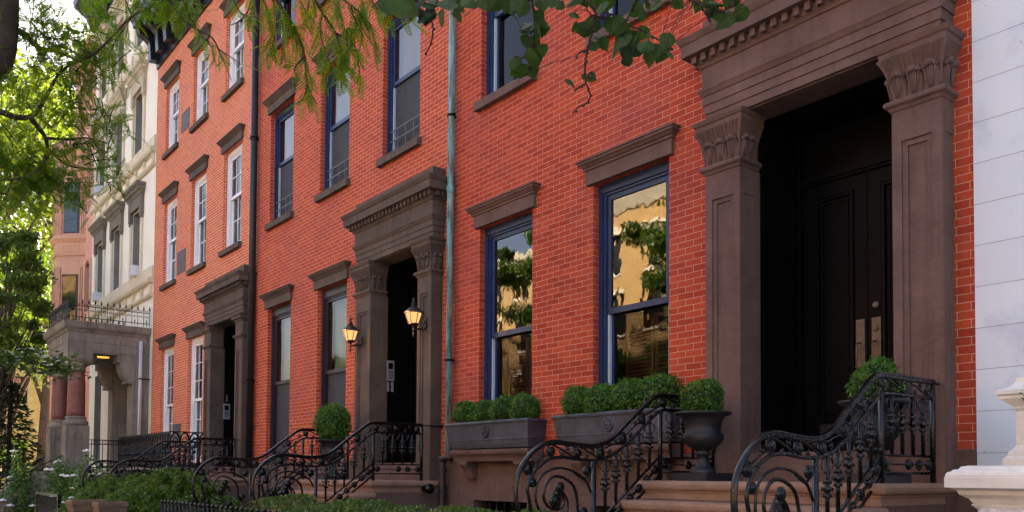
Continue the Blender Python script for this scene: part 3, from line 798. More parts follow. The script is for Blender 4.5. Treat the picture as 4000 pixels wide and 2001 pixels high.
for k in range(8):
    sp.cut().box(x0+.35, x1-.35, yf-.05-(k+1)*.28, yf-.05-k*.28+(.02 if k else 0), 0, 1.5-(k+1)*.165)
sp.each('step', M['porch'], PO)
for xa in (x1-.33, x0+.0):      # scrolled cheek walls
    prof = [(yf-.05, 0), (yf-.05, 1.62), (yf-.25, 1.60), (yf-.55, 1.42), (yf-.80, 1.22), (yf-.92, 1.16), (yf-1.0, 1.18), (yf-1.06, 1.14), (yf-1.10, 1.05), (yf-1.18, 1.03), (yf-1.32, .98), (yf-1.5, .86), (yf-1.64, .66), (yf-1.70, .4), (yf-1.70, 0)]
    MB().prism(prof, 'x', xa, xa+.33).build('cheek_wall', M['porch'], PO)
tag(MB().lathe([(.16, 0), (.16, .03), (.12, .05), (.02, .055)], (-26.5, -1.08, 4.94), 20).build('porch_lamp', M['porchlamp'], None, True, (-26.5, -1.08, 4.94)), 'glowing orange lamp under the portico ceiling', 'lamp')

# spiked railing round the portico roof
BR = rig('balcony_railing', (-27.15, -1.1, 5.82), 'low black spiked iron railing round the flat top of the stone portico', 'railing')
rails = MB(); sp = MB(); sc = MB()
path = [(x0-.02, -.02), (x0-.02, yf-.0), (x1+.02, yf-.0), (x1+.02, -.03)]
for z in (5.93, 6.24):
    for i in range(3): rails.tube([(*path[i], z), (*path[i+1], z)], .012, 6)
rails.build('rails', M['iron'], BR)
for i in range(3):
    a = Vector((*path[i], 0)); b = Vector((*path[i+1], 0)); n = max(2, int((b-a).length/.152)); dr = (b-a).normalized()
    for k in range(n+1):
        q = a+(b-a)*k/n; hi = 6.30
        sp.cut().tube([(q.x, q.y, 5.84), (q.x, q.y, hi)], .009, 5)
        sp.lathe([(.004, hi), (.022, hi+.03), (.026, hi+.06), (.012, hi+.11), (.001, hi+.16)], (q.x, q.y, 0), 6)
        if k < n:
            m = q+dr*((b-a).length/n)*.5
            sc.cut()
            for s in (-1, 1):
                pts = [(m.x+dr.x*s*.06*math.cos(t)*(1-t/9), m.y+dr.y*s*.06*math.cos(t)*(1-t/9), 6.28+.035*math.sin(t)*(1-t/9)) for t in [j*.7 for j in range(9)]]
                sc.tube(pts, .0055, 4)
                sc.tube([(x, y, 12.42-zz) for x, y, zz in pts], .0055, 4)
            if k % 2 == 0:
                sp.tube([(m.x, m.y, 5.84), (m.x, m.y, 5.95)], .007, 5); sp.lathe([(.003, 5.95), (.018, 5.98), (.001, 6.06)], (m.x, m.y, 0), 6)
sp.each('spike', M['iron'], BR); sc.build('scrollwork', M['iron'], BR)

# iron rail beside the portico at parlour level
PR = rig('porch_railing', (-25.75, -.8, 1.6), 'low black iron railing with rings between the portico pedestal and the cream house', 'railing')
r = MB(); bal = MB()
for z in (2.50, 2.38, 1.72): r.tube([(-25.74, -1.55, z), (-25.74, -.45, z)], .014, 6)
r.build('rails', M['iron'], PR)
for k in range(8):
    y = -1.5+k*.145; bal.cut().tube([(-25.74, y, 1.6), (-25.74, y, 2.5)], .011, 5)
    bal.tube([(-25.74, y+.07+.04*math.cos(t*PI/5), 2.44+.04*math.sin(t*PI/5)) for t in range(11)], .006, 4)
bal.each('baluster', M['iron'], PR)

# ----------------------------------------------------------------------------- pink house with the bay
H5 = rig('pink_townhouse', (-37.0, 0, 0), 'pinkish brick townhouse with a three-sided bay trimmed in terracotta at the far left', 'house')
w5 = [(-34.4,-33.7,12.0,14.0), (-34.35,-33.6,7.6,9.4), (-34.4,-33.7,15.6,17.0), (-36.1,-35.5,15.0,16.6)]
wall_with_holes(MB(), -37.0, -33.451, 0, 17.6, w5, 0, .25).build('wall', M['pinkbrick'], H5)
MB().add([(-37,.26,0),(-33.46,.26,0),(-33.46,11,0),(-37,11,0),(-37,.26,17.6),(-33.46,.26,17.6),(-33.46,11,17.6),(-37,11,17.6)], [(0,3,7,4),(1,5,6,2),(3,2,6,7),(4,5,6,7)]).build('side_wall', M['pinkbrick'], H5)
MB().prism([(0, 17.2), (-.1, 17.22), (-.25, 17.5), (-.3, 17.7), (0, 17.75)], 'x', -37.05, -33.46).build('cornice', M['terra'], H5)
for a, b, c, d in w5:
    f = MB().frame(a, b, c, d, .06, .16, .24); w = f.build('window', M['dkpaint'], H5)
    MB().add([(a+.05,.2,c+.05),(b-.05,.2,c+.05),(b-.05,.2,d-.05),(a+.05,.2,d-.05)], [(0,1,2,3)]).build('pane', M['glass'], w)
    s = MB(); n = 14; xm, rr = (a+b)/2, (b-a)/2
    s.box(a-.16, a-.02, -.06, 0, c, d-.25); s.box(b+.02, b+.16, -.06, 0, c, d-.25)
    for k in range(n):
        t0, t1 = PI*k/n, PI*(k+1)/n
        def P(t, r): return (xm+r*math.cos(t), d-.25+r*.75*math.sin(t))
        q = [P(t0, rr+.02), P(t1, rr+.02), P(t1, rr+.16), P(t0, rr+.16)]
        s.prism(q, 'y', -.06, 0)
    s.build('surround', M['terra'], w)
bay = [(-34.7, 0), (-35.5, -.8), (-36.2, -.8), (-37.0, 0)]
def off(d):
    k = math.tan(PI/8)
    return [(-34.7+d*1.414, 0), (-35.5+d*k, -.8-d), (-36.2-d*k, -.8-d), (-37.0-d*1.414, 0)]
def bayring(mb, prof):
    n = len(prof); vs = []; fs = []
    for d, z in prof: vs += [(x, y, z) for x, y in off(d)]
    for i in range(n-1):
        for j in range(3): a = i*4+j; fs.append((a+1, a, a+4, a+5))
    fs.append((0, 1, 2, 3)); k = 4*(n-1); fs.append((k+3, k+2, k+1, k)); return mb.add(vs, fs)
b = MB(); bayring(b, [(0, 0), (0, 14.0)]); by = b.build('bay', M['pinkbrick'], H5)
b = MB()
for prof in ([(0.012, 9.78), (.06, 9.80), (.07, 9.86), (.0, 9.9)], [(.01, 9.9), (.01, 10.3)], [(.02, 10.3), (.06, 10.34), (.13, 10.44), (.14, 10.54), (0, 10.62)],
             [(.01, 12.9), (.05, 13.0), (.06, 13.1), (.02, 13.15), (.02, 13.5), (.08, 13.6), (.2, 13.85), (.22, 14.05), (.05, 14.2), (0, 14.3)],
             [(.02, 5.0), (.06, 5.1), (.12, 5.3), (0, 5.4)], [(.01, 9.35), (.01, 9.79)]): bayring(b, prof)
# panels and clustered mullions on each face
for i in range(3):
    A = Vector((*bay[i], 0)); B = Vector((*bay[i+1], 0)); L = (B-A).length; t = (B-A)/L; nrm = Vector((-t.y, t.x, 0)); nrm = nrm if nrm.y < 0 else -nrm
    def slab(u0, u1, z0, z1, d0, d1):
        vs = []
        for z in (z0, z1):
            for u, d in ((u0, d0), (u1, d0), (u1, d1), (u0, d1)): q = A+t*u+nrm*d; vs.append((q.x, q.y, z))
        b.add(vs, [(0,3,2,1),(4,5,6,7),(0,1,5,4),(1,2,6,5),(2,3,7,6),(3,0,4,7)])
    for z0, z1 in ((5.4, 9.36), (10.6, 12.92)):
        for k in range(3): w = .06; slab(.0+k*.07, .045+k*.07, z0, z1, 0, .035+.012*k); slab(L-.045-k*.07, L-k*.07, z0, z1, 0, .035+.012*k)
        slab(.2, L-.2, z1-.28, z1, 0, .03)
    slab(.22, L-.22, 9.97, 10.03, .01, .03); slab(.22, L-.22, 10.18, 10.24, .01, .03); slab(.22, .27, 10.03, 10.18, .01, .03); slab(L-.27, L-.22, 10.03, 10.18, .01, .03)
b.build('bay_trim', M['terra'], by)
b = MB(); g = MB()
for i in range(3):
    A = Vector((*bay[i], 0)); B = Vector((*bay[i+1], 0)); L = (B-A).length; t = (B-A)/L; nrm = Vector((-t.y, t.x, 0)); nrm = nrm if nrm.y < 0 else -nrm
    def quad(mb, u0, u1, z0, z1, d):
        q = [A+t*u+nrm*d for u in (u0, u1)]; mb.add([(q[0].x,q[0].y,z0),(q[1].x,q[1].y,z0),(q[1].x,q[1].y,z1),(q[0].x,q[0].y,z1)], [(3,2,1,0)])
    for z0, z1 in ((5.9, 9.1), (10.66, 12.66)):
        b.cut(); g.cut(); quad(b, .24, L-.24, z0, z1, .004); quad(g, .34, L-.27, z0+.06, z1-.05, .009)
b.each('window', M['dkpaint'], by); g.each('pane', M['glass'], by)

# window air conditioners on the cream house
for (x, z, lab) in ((-27.2, 7.62, 'white air conditioner in the cream house window above the right end of the portico'), (-32.1, 7.62, 'white air conditioner in the cream house window nearest the pink bay, lower row'), (-32.4, 11.5, 'white air conditioner high on the cream house beside the pink bay')):
    a = MB().box(x-.20, x+.20, -.22, .24, z, z+.30).frame(x-.20, x+.20, z, z+.30, .02, -.23, -.22)
    o = rig('air_conditioner', (x, -.1, z), lab, 'air conditioner', 'window air conditioners'); a.build('case', M['ac'], o)
    gr = MB()
    for k in range(9): gr.box(x-.17, x+.17, -.226, -.221, z+.03+k*.028, z+.042+k*.028)
    gr.build('grille', M['grey_pipe'], o)

# ----------------------------------------------------------------------------- downpipes
def downpipe(label, x, y, z0, z1, r, m, joints, clamps, foot=None):
    o = rig('downpipe', (x, y, z0), label, 'pipe', 'rainwater pipes on the fronts')
    b = MB(); b.tube([(x, y, z0), (x, y, z1)], r, 14)
    for z in joints: b.lathe([(r, -.06), (r*1.18, -.05), (r*1.18, .05), (r, .06)], (x, y, z), 14)
    b.build('pipe', m, o, True)
    c = MB()
    for z in clamps:
        c.cut().lathe([(r*1.02, -.018), (r*1.25, -.016), (r*1.25, .016), (r*1.02, .018)], (x, y, z), 14); c.box(x-.012, x+.012, y, 0, z-.014, z+.014)
        c.box(x+r, x+r+.05, y-.01, y+.01, z-.012, z+.012)
    c.each('clamp', M['black'], o)
    if foot:
        f = MB(); f.tube([(x, y, z0), (x, y, z0-.03), (x+.01, y-.02, z0-.06)], r*.9, 12); f.build('outlet', M['black'], o)
    return o
downpipe('square-seamed copper downpipe with blue-green patina between the first two brick houses', -10.02, -.085, 1.9, 13.4, .050, M['copper'], (5.75, 9.6), (3.25, 6.85), None)
downpipe('black round downpipe between the lantern house and the white-windowed house', -17.62, -.10, 1.7, 13.4, .075, M['cornice'], (8.9,), (8.9, 3.6))
downpipe('slim pale zinc downpipe against the portico of the cream house', -25.60, -.28, 1.8, 5.40, .05, M['grey_pipe'], (), (4.3,))
o = rig('drain_pipe', (-10.05, -.14, .2), 'rusty brown drain pipe with an elbow at the foot of the copper downpipe', 'pipe')
MB().tube(spline([(-9.90, -.10, 1.83), (-9.96, -.14, 1.84), (-10.04, -.16, 1.80), (-10.06, -.16, 1.70), (-10.06, -.16, .2)], 5), .055, 12).build('pipe', M['bronze'], o, True)
MB().lathe([(.07, -.03), (.07, .03)], (-10.06, -.16, 1.66), 12).lathe([(.07, -.03), (.07, .03)], (-10.06, -.16, .8), 12).build('collar', M['bronze'], o)
o = rig('standpipe', (-10.15, -.45, 1.33), 'small black standpipe valve at the end of the lantern house landing', 'valve')
MB().tube([(-10.14, -.42, 1.39), (-10.04, -.42, 1.39)], .045, 12).tube([(-10.05, -.42, 1.39), (-9.99, -.42, 1.39)], .06, 12).build('valve_body', M['black'], o, True)
MB().tube([(-9.995, -.42, 1.39), (-9.97, -.42, 1.39)], .072, 12).build('cap', M['iron'], o, True)

# ----------------------------------------------------------------------------- wall lanterns, intercoms
def lantern(x, y, z, label, size=.68):
    """six-sided carriage lantern; z is the centre of its glass, it hangs on a scroll arm from the pier behind it"""
    o = rig('wall_lantern', (x, -.20, z), label, 'lantern', 'lit lanterns at the doorway')
    L = y; h = MB(); n = 6
    h.lathe([(.205, .105), (.215, .12), (.19, .145), (.13, .20), (.075, .235), (.06, .245), (.075, .26), (.045, .285), (.035, .30), (.05, .315), (.03, .345), (.016, .36), (.028, .385), (.022, .42), (.006, .455)], (x, L, z), n*2)
    ho = h.build('roof', M['bronze'], o); h = MB()
    h.lathe([(.004, -.42), (.02, -.39), (.028, -.35), (.016, -.31), (.03, -.27), (.02, -.22), (.05, -.17), (.105, -.15), (.115, -.135), (.11, -.12)], (x, L, z), n*2)
    h.build('pendant', M['bronze'], o)
    g = MB(); g.lathe([(.098, -.118), (.172, .102)], (x, L, z), n); g.build('glass', M['lampglass'], o)
    f = MB()
    for k in range(n):
        a = 2*PI*k/n; f.tube([(x+.106*math.cos(a), L+.106*math.sin(a), z-.125), (x+.182*math.cos(a), L+.182*math.sin(a), z+.11)], .011, 4)
    f.build('glazing_bar', M['bronze'], ho)
    MB().ball((x, L-.0, z-.0), .05, 10, 6, (1, 1, 1.3)).build('bulb', M['bulb'], o, True)
    b = MB(); xm = x+.02
    b.prism([(xm-.055, z-.22), (xm+.055, z-.22), (xm+.055, z+.0), (xm, z+.03), (xm-.055, z+.0)], 'y', -.225, -.2)
    b.tube(spline([(xm, -.215, z-.02), (xm, -.25, z-.10), (x, -.30, z-.20), (x, L, z-.25)], 6), .016, 7)
    b.tube(spline([(xm, -.215, z-.19), (xm, -.27, z-.225), (x, L, z-.25)], 6), .02, 7)
    b.ball((xm, -.225, z-.20), .035, 8, 5); b.build('bracket', M['bronze'], o)
    li = bpy.data.lights.new('lantern_light', 'POINT'); li.energy = 2.2; li.color = (1, .56, .22); li.shadow_soft_size = .06
    lo = bpy.data.objects.new('lantern_light', li); COL.objects.link(lo); lo.parent = o; lo.location = (0, L+.20-.0, .30-.0)
    lo.location = (0.0, L+.2-.23, 0)
    o.scale = (size,)*3; return o
lantern(-12.47, -.49, 3.89, 'lit bronze lantern on the left pier, next to the parlour window')
lantern(-10.50, -.49, 3.90, 'lit bronze lantern on the right pier, next to the copper downpipe')

def intercom(x, y0, y1, z0, z1, label, small=None):
    o = rig('intercom', (x, (y0+y1)/2, z0), label, 'intercom', 'door intercom panels')
    MB().box(x, x+.014, y0, y1, z0, z1).build('panel', M['steel'], o)
    d = MB(); w = y1-y0; h = z1-z0
    d.box(x+.014, x+.017, y0+.2*w, y1-.2*w, z0+.58*h, z0+.88*h); 
    d.build('screen', M['black'], o)
    k = MB()
    for r in range(4):
        for c in range(3):
            yy = y0+w*(.26+.2*c); zz = z0+h*(.12+.10*r); k.box(x+.014, x+.018, yy, yy+.12*w, zz, zz+.055*h)
    k.build('keypad', M['black'], o)
    if small:
        a, b = small; MB().box(x, x+.012, y0+.01, y1-.01, a, b).build('lower_plate', M['steel'], o)
        MB().box(x+.012, x+.016, (y0+y1)/2-.012, (y0+y1)/2+.012, (a+b)/2-.012, (a+b)/2+.012).build('button', M['black'], o)
    return o
intercom(-12.160, .115, .255, 3.15, 3.49, 'grey steel intercom panel with a dark screen inside the lantern doorway', (2.97, 3.13))
intercom(-19.865, .115, .28, 2.88, 3.25, 'grey intercom panel with a keypad inside the doorway of the white-windowed house')
o = rig('entry_light', (-19.86, .2, 3.38), 'tiny brass light above the intercom of the white-windowed house', 'lamp')
MB().tube([(-19.86, .2, 3.30), (-19.86, .2, 3.46)], .022, 8).box(-19.87, -19.85, .17, .23, 3.30, 3.33).build('shade', M['brass'], o)

# ----------------------------------------------------------------------------- stoops
def stoop(x0, x1, zt, ynose, label, m=None):
    m = m or M['step']; o = rig('stoop', ((x0+x1)/2, ynose, 0), label, 'stoop', 'brownstone stoops')
    def tread(yb, yn, z, x0, x1, last=False):
        b = MB(); rz = .075
        prof = [(0, z-.16), (0, z-.105), (.012, z-.10), (.014, z-.085), (.04, z-.075), (.05, z-.055), (.052, z-.03), (.044, z-.008), (.028, z), (0, z+.001)]
        b.mould(x0+.05, x1-.05, yn+.052, prof, yb); return b
    t = tread(-.02, ynose, zt, x0, x1); t.build('landing', m, o)
    s = MB(); s.box(x0+.052, x1-.052, ynose+.055, -.02, .0, zt-.155); s.build('landing_base', M['brownstone'], o)
    rise = zt/9; run = .272
    for k in range(1, 9):
        z = zt-k*rise; yn = ynose-k*run
        b = tread(yn+run+.06, yn, z, x0, x1); b.box(x0+.053, x1-.053, yn+.056, yn+run+.05, 0, z-.155)
        b.build('step', m, o)
    return o
stoop(-5.29, -2.93, 1.552, -1.25, 'brownstone stoop with two iron railings and urns in front of the wide black double door')
stoop(-12.68, -10.13, 1.500, -1.26, 'brownstone stoop below the lantern doorway')
stoop(-20.40, -17.78, 1.490, -1.26, 'brownstone stoop of the white-windowed house, half hidden by shrubs')

# ----------------------------------------------------------------------------- stoop railings
def ring(mb, c, r, t, nn=12, ax='x'):
    """flat disc (rosette) standing in the railing plane"""
    prof = [(.001, -t), (r*.55, -t*1.15), (r*.62, -t*.7), (r*.8, -t*.9), (r, -t*.55), (r, t*.55), (r*.8, t*.9), (r*.62, t*.7), (r*.55, t*1.15), (.001, t)]
    l = MB().lathe(prof, (0, 0, 0), nn); mb.add([(c[0]+v[2], c[1]+v[0], c[2]+v[1]) for v in l.v], l.f)
def railing_meshes():
    """all in the plane x = 0, s measured out from the house wall (y = -s), z above a landing at 1.50"""
    R = {}
    def p3(L): return [(0, -s, z) for s, z in L]
    hand = [(.36, 2.305), (.7, 2.305), (1.05, 2.305), (1.17, 2.300), (1.25, 2.275), (1.34, 2.215), (1.583, 2.038), (1.74, 1.915), (1.85, 1.85), (1.96, 1.818), (2.08, 1.808), (2.31, 1.822), (2.43, 1.832), (2.52, 1.826), (2.62, 1.795), (2.74, 1.71), (2.83, 1.598), (2.87, 1.47), (2.862, 1.32), (2.81, 1.19), (2.74, 1.10), (2.64, 1.05), (2.54, 1.06)]
    h = MB(); hp = spline(p3(hand), 5); h.tube(hp, .019, 8); h.tube([(x, y, z+.014) for x, y, z in hp[:95]], .026, 8, None, .5)
    h.tube([(0, -.36, 2.305), (0, -.02, 2.305)], .012, 8); h.tube([(0, -.04, 2.305), (0, -.0, 2.305)], .024, 10)
    R['handrail'] = h
    sec = [(.38, 2.182), (.8, 2.180), (1.06, 2.178), (1.15, 2.165), (1.25, 2.105), (1.583, 1.862), (1.76, 1.755), (1.87, 1.717), (1.99, 1.696), (2.143, 1.692), (2.34, 1.710), (2.44, 1.708), (2.53, 1.690), (2.643, 1.624), (2.715, 1.548), (2.75, 1.447), (2.725, 1.34), (2.69, 1.12), (2.67, .80)]
    r = MB(); r.tube(spline(p3(sec), 5), .015, 6)
    bot = [(.37, 1.73), (1.13, 1.73)]; bl = [(.37, 1.60), (1.13, 1.60)]
    r.tube(p3(bot), .011, 6); r.tube(p3(bl), .011, 6); r.tube(p3([(.45, 1.665), (1.1, 1.665)]), .007, 6)
    sl = .742
    def slope(zst, s0, s1): return [(s0, zst), (s1, zst-(s1-s0)*sl)]
    for zst in (1.735, 1.650, 1.565): r.tube(p3(slope(zst, 1.17, 2.0)), .013, 6)
    r.tube(p3([(1.17, 1.74), (1.155, 1.80)]), .011, 6)
    R['rails'] = r
    def z2(s):      # height of second rail at s
        for (a, b), (c, d) in zip(sec, sec[1:]):
            if a <= s <= c: return b+(d-b)*(s-a)/(c-a)
        return 1.7
    bal = MB(); orn = MB(); scr = MB()
    for s in (.524, .683, .846, 1.004, 1.300, 1.447, 1.597, 1.736, 1.868):
        bal.cut(); orn.cut()
        zb = 1.73 if s < 1.15 else 1.735-(s-1.17)*sl
        zt = z2(s); bal.tube(p3([(s, zb), (s, zt)]), .0150, 6); zc = zb+(zt-zb)*.54
        # cast ornament: leafy knot of beads round a boss
        orn.ball((0, -s, zc), .028, 8, 5, (1.1, 1, 1.2))
        for k in range(12):
            a = 2*PI*k/12; rr = (.040+.012*abs(math.sin(a)), .088)
            orn.ball((.012*math.cos(a*3), -s+rr[0]*math.cos(a), zc+rr[1]*math.sin(a)), .0135, 6, 4)
        orn.ball((0, -s, zc+.05), .020, 6, 4, (1, 1, 1.6)); orn.ball((0, -s, zc-.05), .020, 6, 4, (1, 1, 1.6))
        for sg in (-1, 1):      # little hooks under the second rail
            q = [(s+sg*(.02+.05*math.sin(t)), zt-.02-.05*(1-math.cos(t))) for t in [j*PI/8 for j in range(7)]]
            bal.tube(p3(q), .0055, 5); bal.ball((0, -(s+sg*.030), zt-.118), .011, 6, 4)
    post = MB()
    for s, za, zb in ((.365, 1.50, 2.305), (1.155, 1.50, 2.175), (2.01, .35, 1.70)): post.cut().box(-.016, .016, -s-.016, -s+.016, za, zb)
    R['post'] = post; R['baluster'] = bal; R['ornament'] = orn
    # scroll frieze between handrail and second rail
    ros = MB()
    tops = [(.438, 2.242), (.773, 2.240), (1.110, 2.240), (1.398, 2.072), (1.648, 1.888), (1.925, 1.755), (2.20, 1.750), (2.50, 1.758), (2.745, 1.605)]
    for i, (s, z) in enumerate(tops):
        ros.cut(); scr.cut()
        ring(ros, (0, -s, z), .041 if i < 8 else .045, .016)
        pr = [(s+.052*math.cos(a), z+.052*math.sin(a)) for a in [PI*(1.25-k*.15) for k in range(13)]]
        if i < len(tops)-1:
            s2, zz2 = tops[i+1]; ds, dz = s2-s, zz2-z
            scr.tube(spline(p3([(s-.03, z-.045), (s+.045, z-.035), (s+ds*.5, z+dz*.5+.01), (s2-.05, zz2+.045), (s2+.0, zz2+.055), (s2+.045, zz2+.03), (s2+.05, zz2-.01)]), 4), .0085, 5)
            for q, sg in ((.38, 1), (.62, -1)):
                cs, cz = s+ds*q, z+dz*q+sg*.028; scr.ball((0, -cs, cz), .014, 7, 5)
                scr.tube(p3([(cs+.024*math.cos(a), cz+.024*math.sin(a)*sg) for a in [k*.6 for k in range(8)]]), .005, 4)
    for s, z in ((.427, 1.662), (.749, 1.665), (1.09, 1.664), (1.226, 1.618), (1.444, 1.445), (1.662, 1.285)): ring(ros.cut(), (0, -s, z), .042, .015)
    for s, z in ((.592, 1.663), (1.335, 1.53), (1.555, 1.362)):
        orn.cut()
        for k in range(8):
            a = 2*PI*k/8; orn.ball((0, -s+.038*math.cos(a), z+.032*math.sin(a)), .0135, 6, 4)
        orn.ball((0, -s, z), .024, 7, 5)
    # the big newel scrolls
    sp = MB()
    out = [(2.02, 1.62), (2.03, 1.308), (2.0385, 1.413), (2.107, 1.518), (2.253, 1.596), (2.418, 1.621), (2.557, 1.584), (2.636, 1.518), (2.663, 1.416), (2.654, 1.335), (2.60, 1.25), (2.50, 1.19), (2.38, 1.19)]
    sp.tube(spline(p3(out[2:]), 5), .011, 6)
    sp.tube(spline(p3([(2.13, 1.17), (2.19, 1.26), (2.205, 1.37), (2.251, 1.477), (2.362, 1.539), (2.471, 1.549), (2.545, 1.497), (2.578, 1.416), (2.564, 1.344), (2.51, 1.293), (2.43, 1.275), (2.37, 1.30), (2.35, 1.35), (2.38, 1.40), (2.43, 1.41)]), 5), .013, 6)
    sp.tube(spline(p3([(2.49, 1.36), (2.45, 1.44), (2.37, 1.42), (2.31, 1.34), (2.33, 1.22), (2.42, 1.13), (2.52, 1.10)]), 5), .010, 6)
    sp.tube(spline(p3([(2.02, 1.66), (2.07, 1.575), (2.12, 1.53), (2.20, 1.56), (2.253, 1.596)]), 5), .009, 6)
    sp.tube(spline(p3([(2.02, 1.30), (2.05, 1.18), (2.14, 1.17), (2.22, 1.24)]), 5), .009, 6)
    for s, z, rr in ((2.446, 1.348, .062), (2.40, 1.46, .045), (2.085, 1.60, .045), (2.13, 1.245, .045), (2.33, 1.13, .045), (2.66, 1.17, .045), (2.70, 1.50, .040)): ring(ros.cut(), (0, -s, z), rr, .017, 14)
    R['scroll'] = scr; R['rosette'] = ros; R['newel_scroll'] = sp
    return R
RM = railing_meshes()
rails_root = None
GR = 'ironwork railings on the stoops'
for x, dz, dy, lab in ((-3.03, .028, .06, 'black scrolled iron railing at the right side of the wide-door stoop, beside the white ledge'),
                       (-5.20, .035, .16, 'black scrolled iron railing between the window planters and the wide-door stoop'),
                       (-10.30, 0, 0, 'black scrolled iron railing at the copper-pipe side of the lantern stoop'),
                       (-12.52, -.01, -.03, 'black scrolled iron railing at the far side of the lantern stoop, by the potted shrub'),
                       (-17.92, .01, .06, 'black scrolled iron railing by the black downpipe, on the white-windowed house stoop'),
                       (-20.20, .01, .05, 'black scrolled iron railing in front of the arched balcony')):
    if rails_root is None:
        rails_root = rig('stoop_railing', (0, 0, 0), lab, 'railing', GR)
        for k in ('handrail', 'rails', 'newel_scroll'): RM[k].build(k, M['iron'], rails_root, True)
        for k in ('post', 'scroll', 'rosette'): RM[k].each(k, M['iron'], rails_root, True)
        bl = RM['baluster'].each('baluster', M['iron'], rails_root, True); oc = RM['ornament']; oc_cuts = oc.cuts+[(len(oc.v), len(oc.f))]
        for i, ((v0, f0), (v1, f1)) in enumerate(zip(oc_cuts, oc_cuts[1:])):     # the cast knot belongs to its baluster; three more sit in the bottom rails
            q = MB(); q.v = oc.v[v0:v1]; q.f = [tuple(j-v0 for j in f) for f in oc.f[f0:f1]]
            q.build('cast_ornament', M['iron'], bl[i] if i < len(bl) else rails_root, True)
        r = rails_root
    else: r = copies(rails_root)
    r['label'] = lab; r.location = (x, dy, dz)

# gothic balcony railing in front of the parlour windows of the white-windowed house
GB = rig('balcony', (-22.8, -.5, 1.7), 'black iron parlour balcony with rows of pointed arches on the white-windowed house', 'balcony')
MB().box(-25.2, -20.4, -.93, -.03, 1.66, 1.74).box(-25.1, -25.0, -.8, -.03, 1.3, 1.66).box(-20.6, -20.5, -.8, -.03, 1.3, 1.66).build('floor', M['porch'], GB)
rl = MB(); ar = MB()
run = [(-25.2, -.03), (-25.2, -.92), (-20.42, -.92), (-20.42, -.03)]
for z in (2.56, 2.22, 1.95, 1.76):
    for i in range(3): rl.tube([(*run[i], z), (*run[i+1], z)], .014 if z > 2.5 else .009, 6)
rl.build('rails', M['iron'], GB)
for i in range(3):
    a = Vector((*run[i], 0)); b = Vector((*run[i+1], 0)); L = (b-a).length; n = int(round(L/.21)); dr = (b-a)/L; st = L/n
    for k in range(n):
        c = a+dr*st*(k+.5); rr = st*.46; ar.cut()
        ar.tube([(c.x+dr.x*rr*math.cos(t), c.y+dr.y*rr*math.cos(t), 2.34+.20*math.sin(t)) for t in [PI*j/10 for j in range(11)]], .022, 5)
        ar.tube([(c.x+dr.x*rr*.55*math.cos(t), c.y+dr.y*rr*.55*math.cos(t), 2.32+.12*math.sin(t)) for t in [PI*j/8 for j in range(9)]], .011, 5)
        for s in (-1, 1): e = c+dr*rr*s; ar.tube([(e.x, e.y, 1.76), (e.x, e.y, 2.34)], .017, 5)
        ar.tube([(c.x, c.y, 1.76), (c.x, c.y, 2.3)], .012, 5); ar.ball((c.x, c.y, 2.09), .045, 6, 4)
        ar.tube([(c.x+dr.x*rr*math.cos(t), c.y+dr.y*rr*math.cos(t), 1.90-.10*math.sin(t)) for t in [PI*j/8 for j in range(9)]], .011, 5)
ar.each('arch', M['iron'], GB)
# ----------------------------------------------------------------------------- white stone ledge and pedestal
o = rig('stone_ledge', (-1.2, -.8, 1.5), 'white painted moulded stone ledge on a scroll bracket at the lower right', 'ledge')
MB().mould(-2.36, 3.0, -1.62, [(-.12, 1.44), (-.10, 1.47), (-.06, 1.495), (-.05, 1.52), (-.02, 1.535), (0, 1.537), (0, 1.60), (-.005, 1.603), (-.004, 1.612), (-.012, 1.63), (-.03, 1.636), (-.035, 1.645), (-.06, 1.65), (-.07, 1.665), (-.10, 1.672)], .0).build('slab', M['whitestone'], o)
b = MB()
for xc in (-2.06, -.6, .9):
    side = [(-1.48, 1.43), (-1.55, 1.40), (-1.56, 1.34), (-1.52, 1.27), (-1.42, 1.20), (-1.26, 1.16), (-1.05, 1.0), (-.6, .8), (-.02, .7), (-.02, 1.43)]
    b.cut().prism(side, 'x', xc-.13, xc+.13)
    b.mould(xc-.15, xc+.15, -1.5, [(0, 1.405), (.01, 1.41), (.03, 1.43), (.03, 1.438)], -.5)
    for k in range(4):
        xx = xc-.10+k*.066; b.tube(spline([(xx, -1.49, 1.40), (xx, -1.575, 1.37), (xx, -1.575, 1.30), (xx, -1.47, 1.22), (xx, -1.30, 1.17)], 5), .026, 8)
    for sx in (-.135, .135):
        for rr in (.09, .055, .02):
            b.tube([(xc+sx, -1.45+rr*math.cos(t), 1.32+rr*math.sin(t)) for t in [2*PI*j/16 for j in range(17)]], .012, 5)
b.each('scroll_bracket', M['whitestone'], o)
o = rig('pedestal', (-2.2, -.72, 1.67), 'white painted stone pedestal with a moulded cap standing on the white ledge', 'pedestal')
def sq(mb, xc, yc, h, prof):
    vs = []; n = len(prof)
    for r, z in prof: vs += [(xc-r, yc-r, z), (xc+r, yc-r, z), (xc+r, yc+r, z), (xc-r, yc+r, z)]
    fs = []
    for i in range(n-1):
        for j in range(4): fs.append((i*4+j, i*4+(j+1) % 4, i*4+4+(j+1) % 4, i*4+4+j))
    fs += [(3, 2, 1, 0), tuple((n-1)*4+k for k in range(4))]; return mb.add(vs, fs)
pm = MB(); sq(pm, -2.03, -.80, 0, [(.225, 1.672), (.225, 1.72), (.205, 1.74), (.20, 1.765), (.175, 1.79), (.165, 1.81), (.165, 2.03), (.18, 2.05), (.175, 2.06), (.22, 2.10), (.235, 2.11), (.235, 2.13), (.255, 2.14), (.255, 2.165), (.19, 2.19), (.165, 2.22), (.16, 2.25)])
pe = pm.build('shaft', M['whitestone'], o)

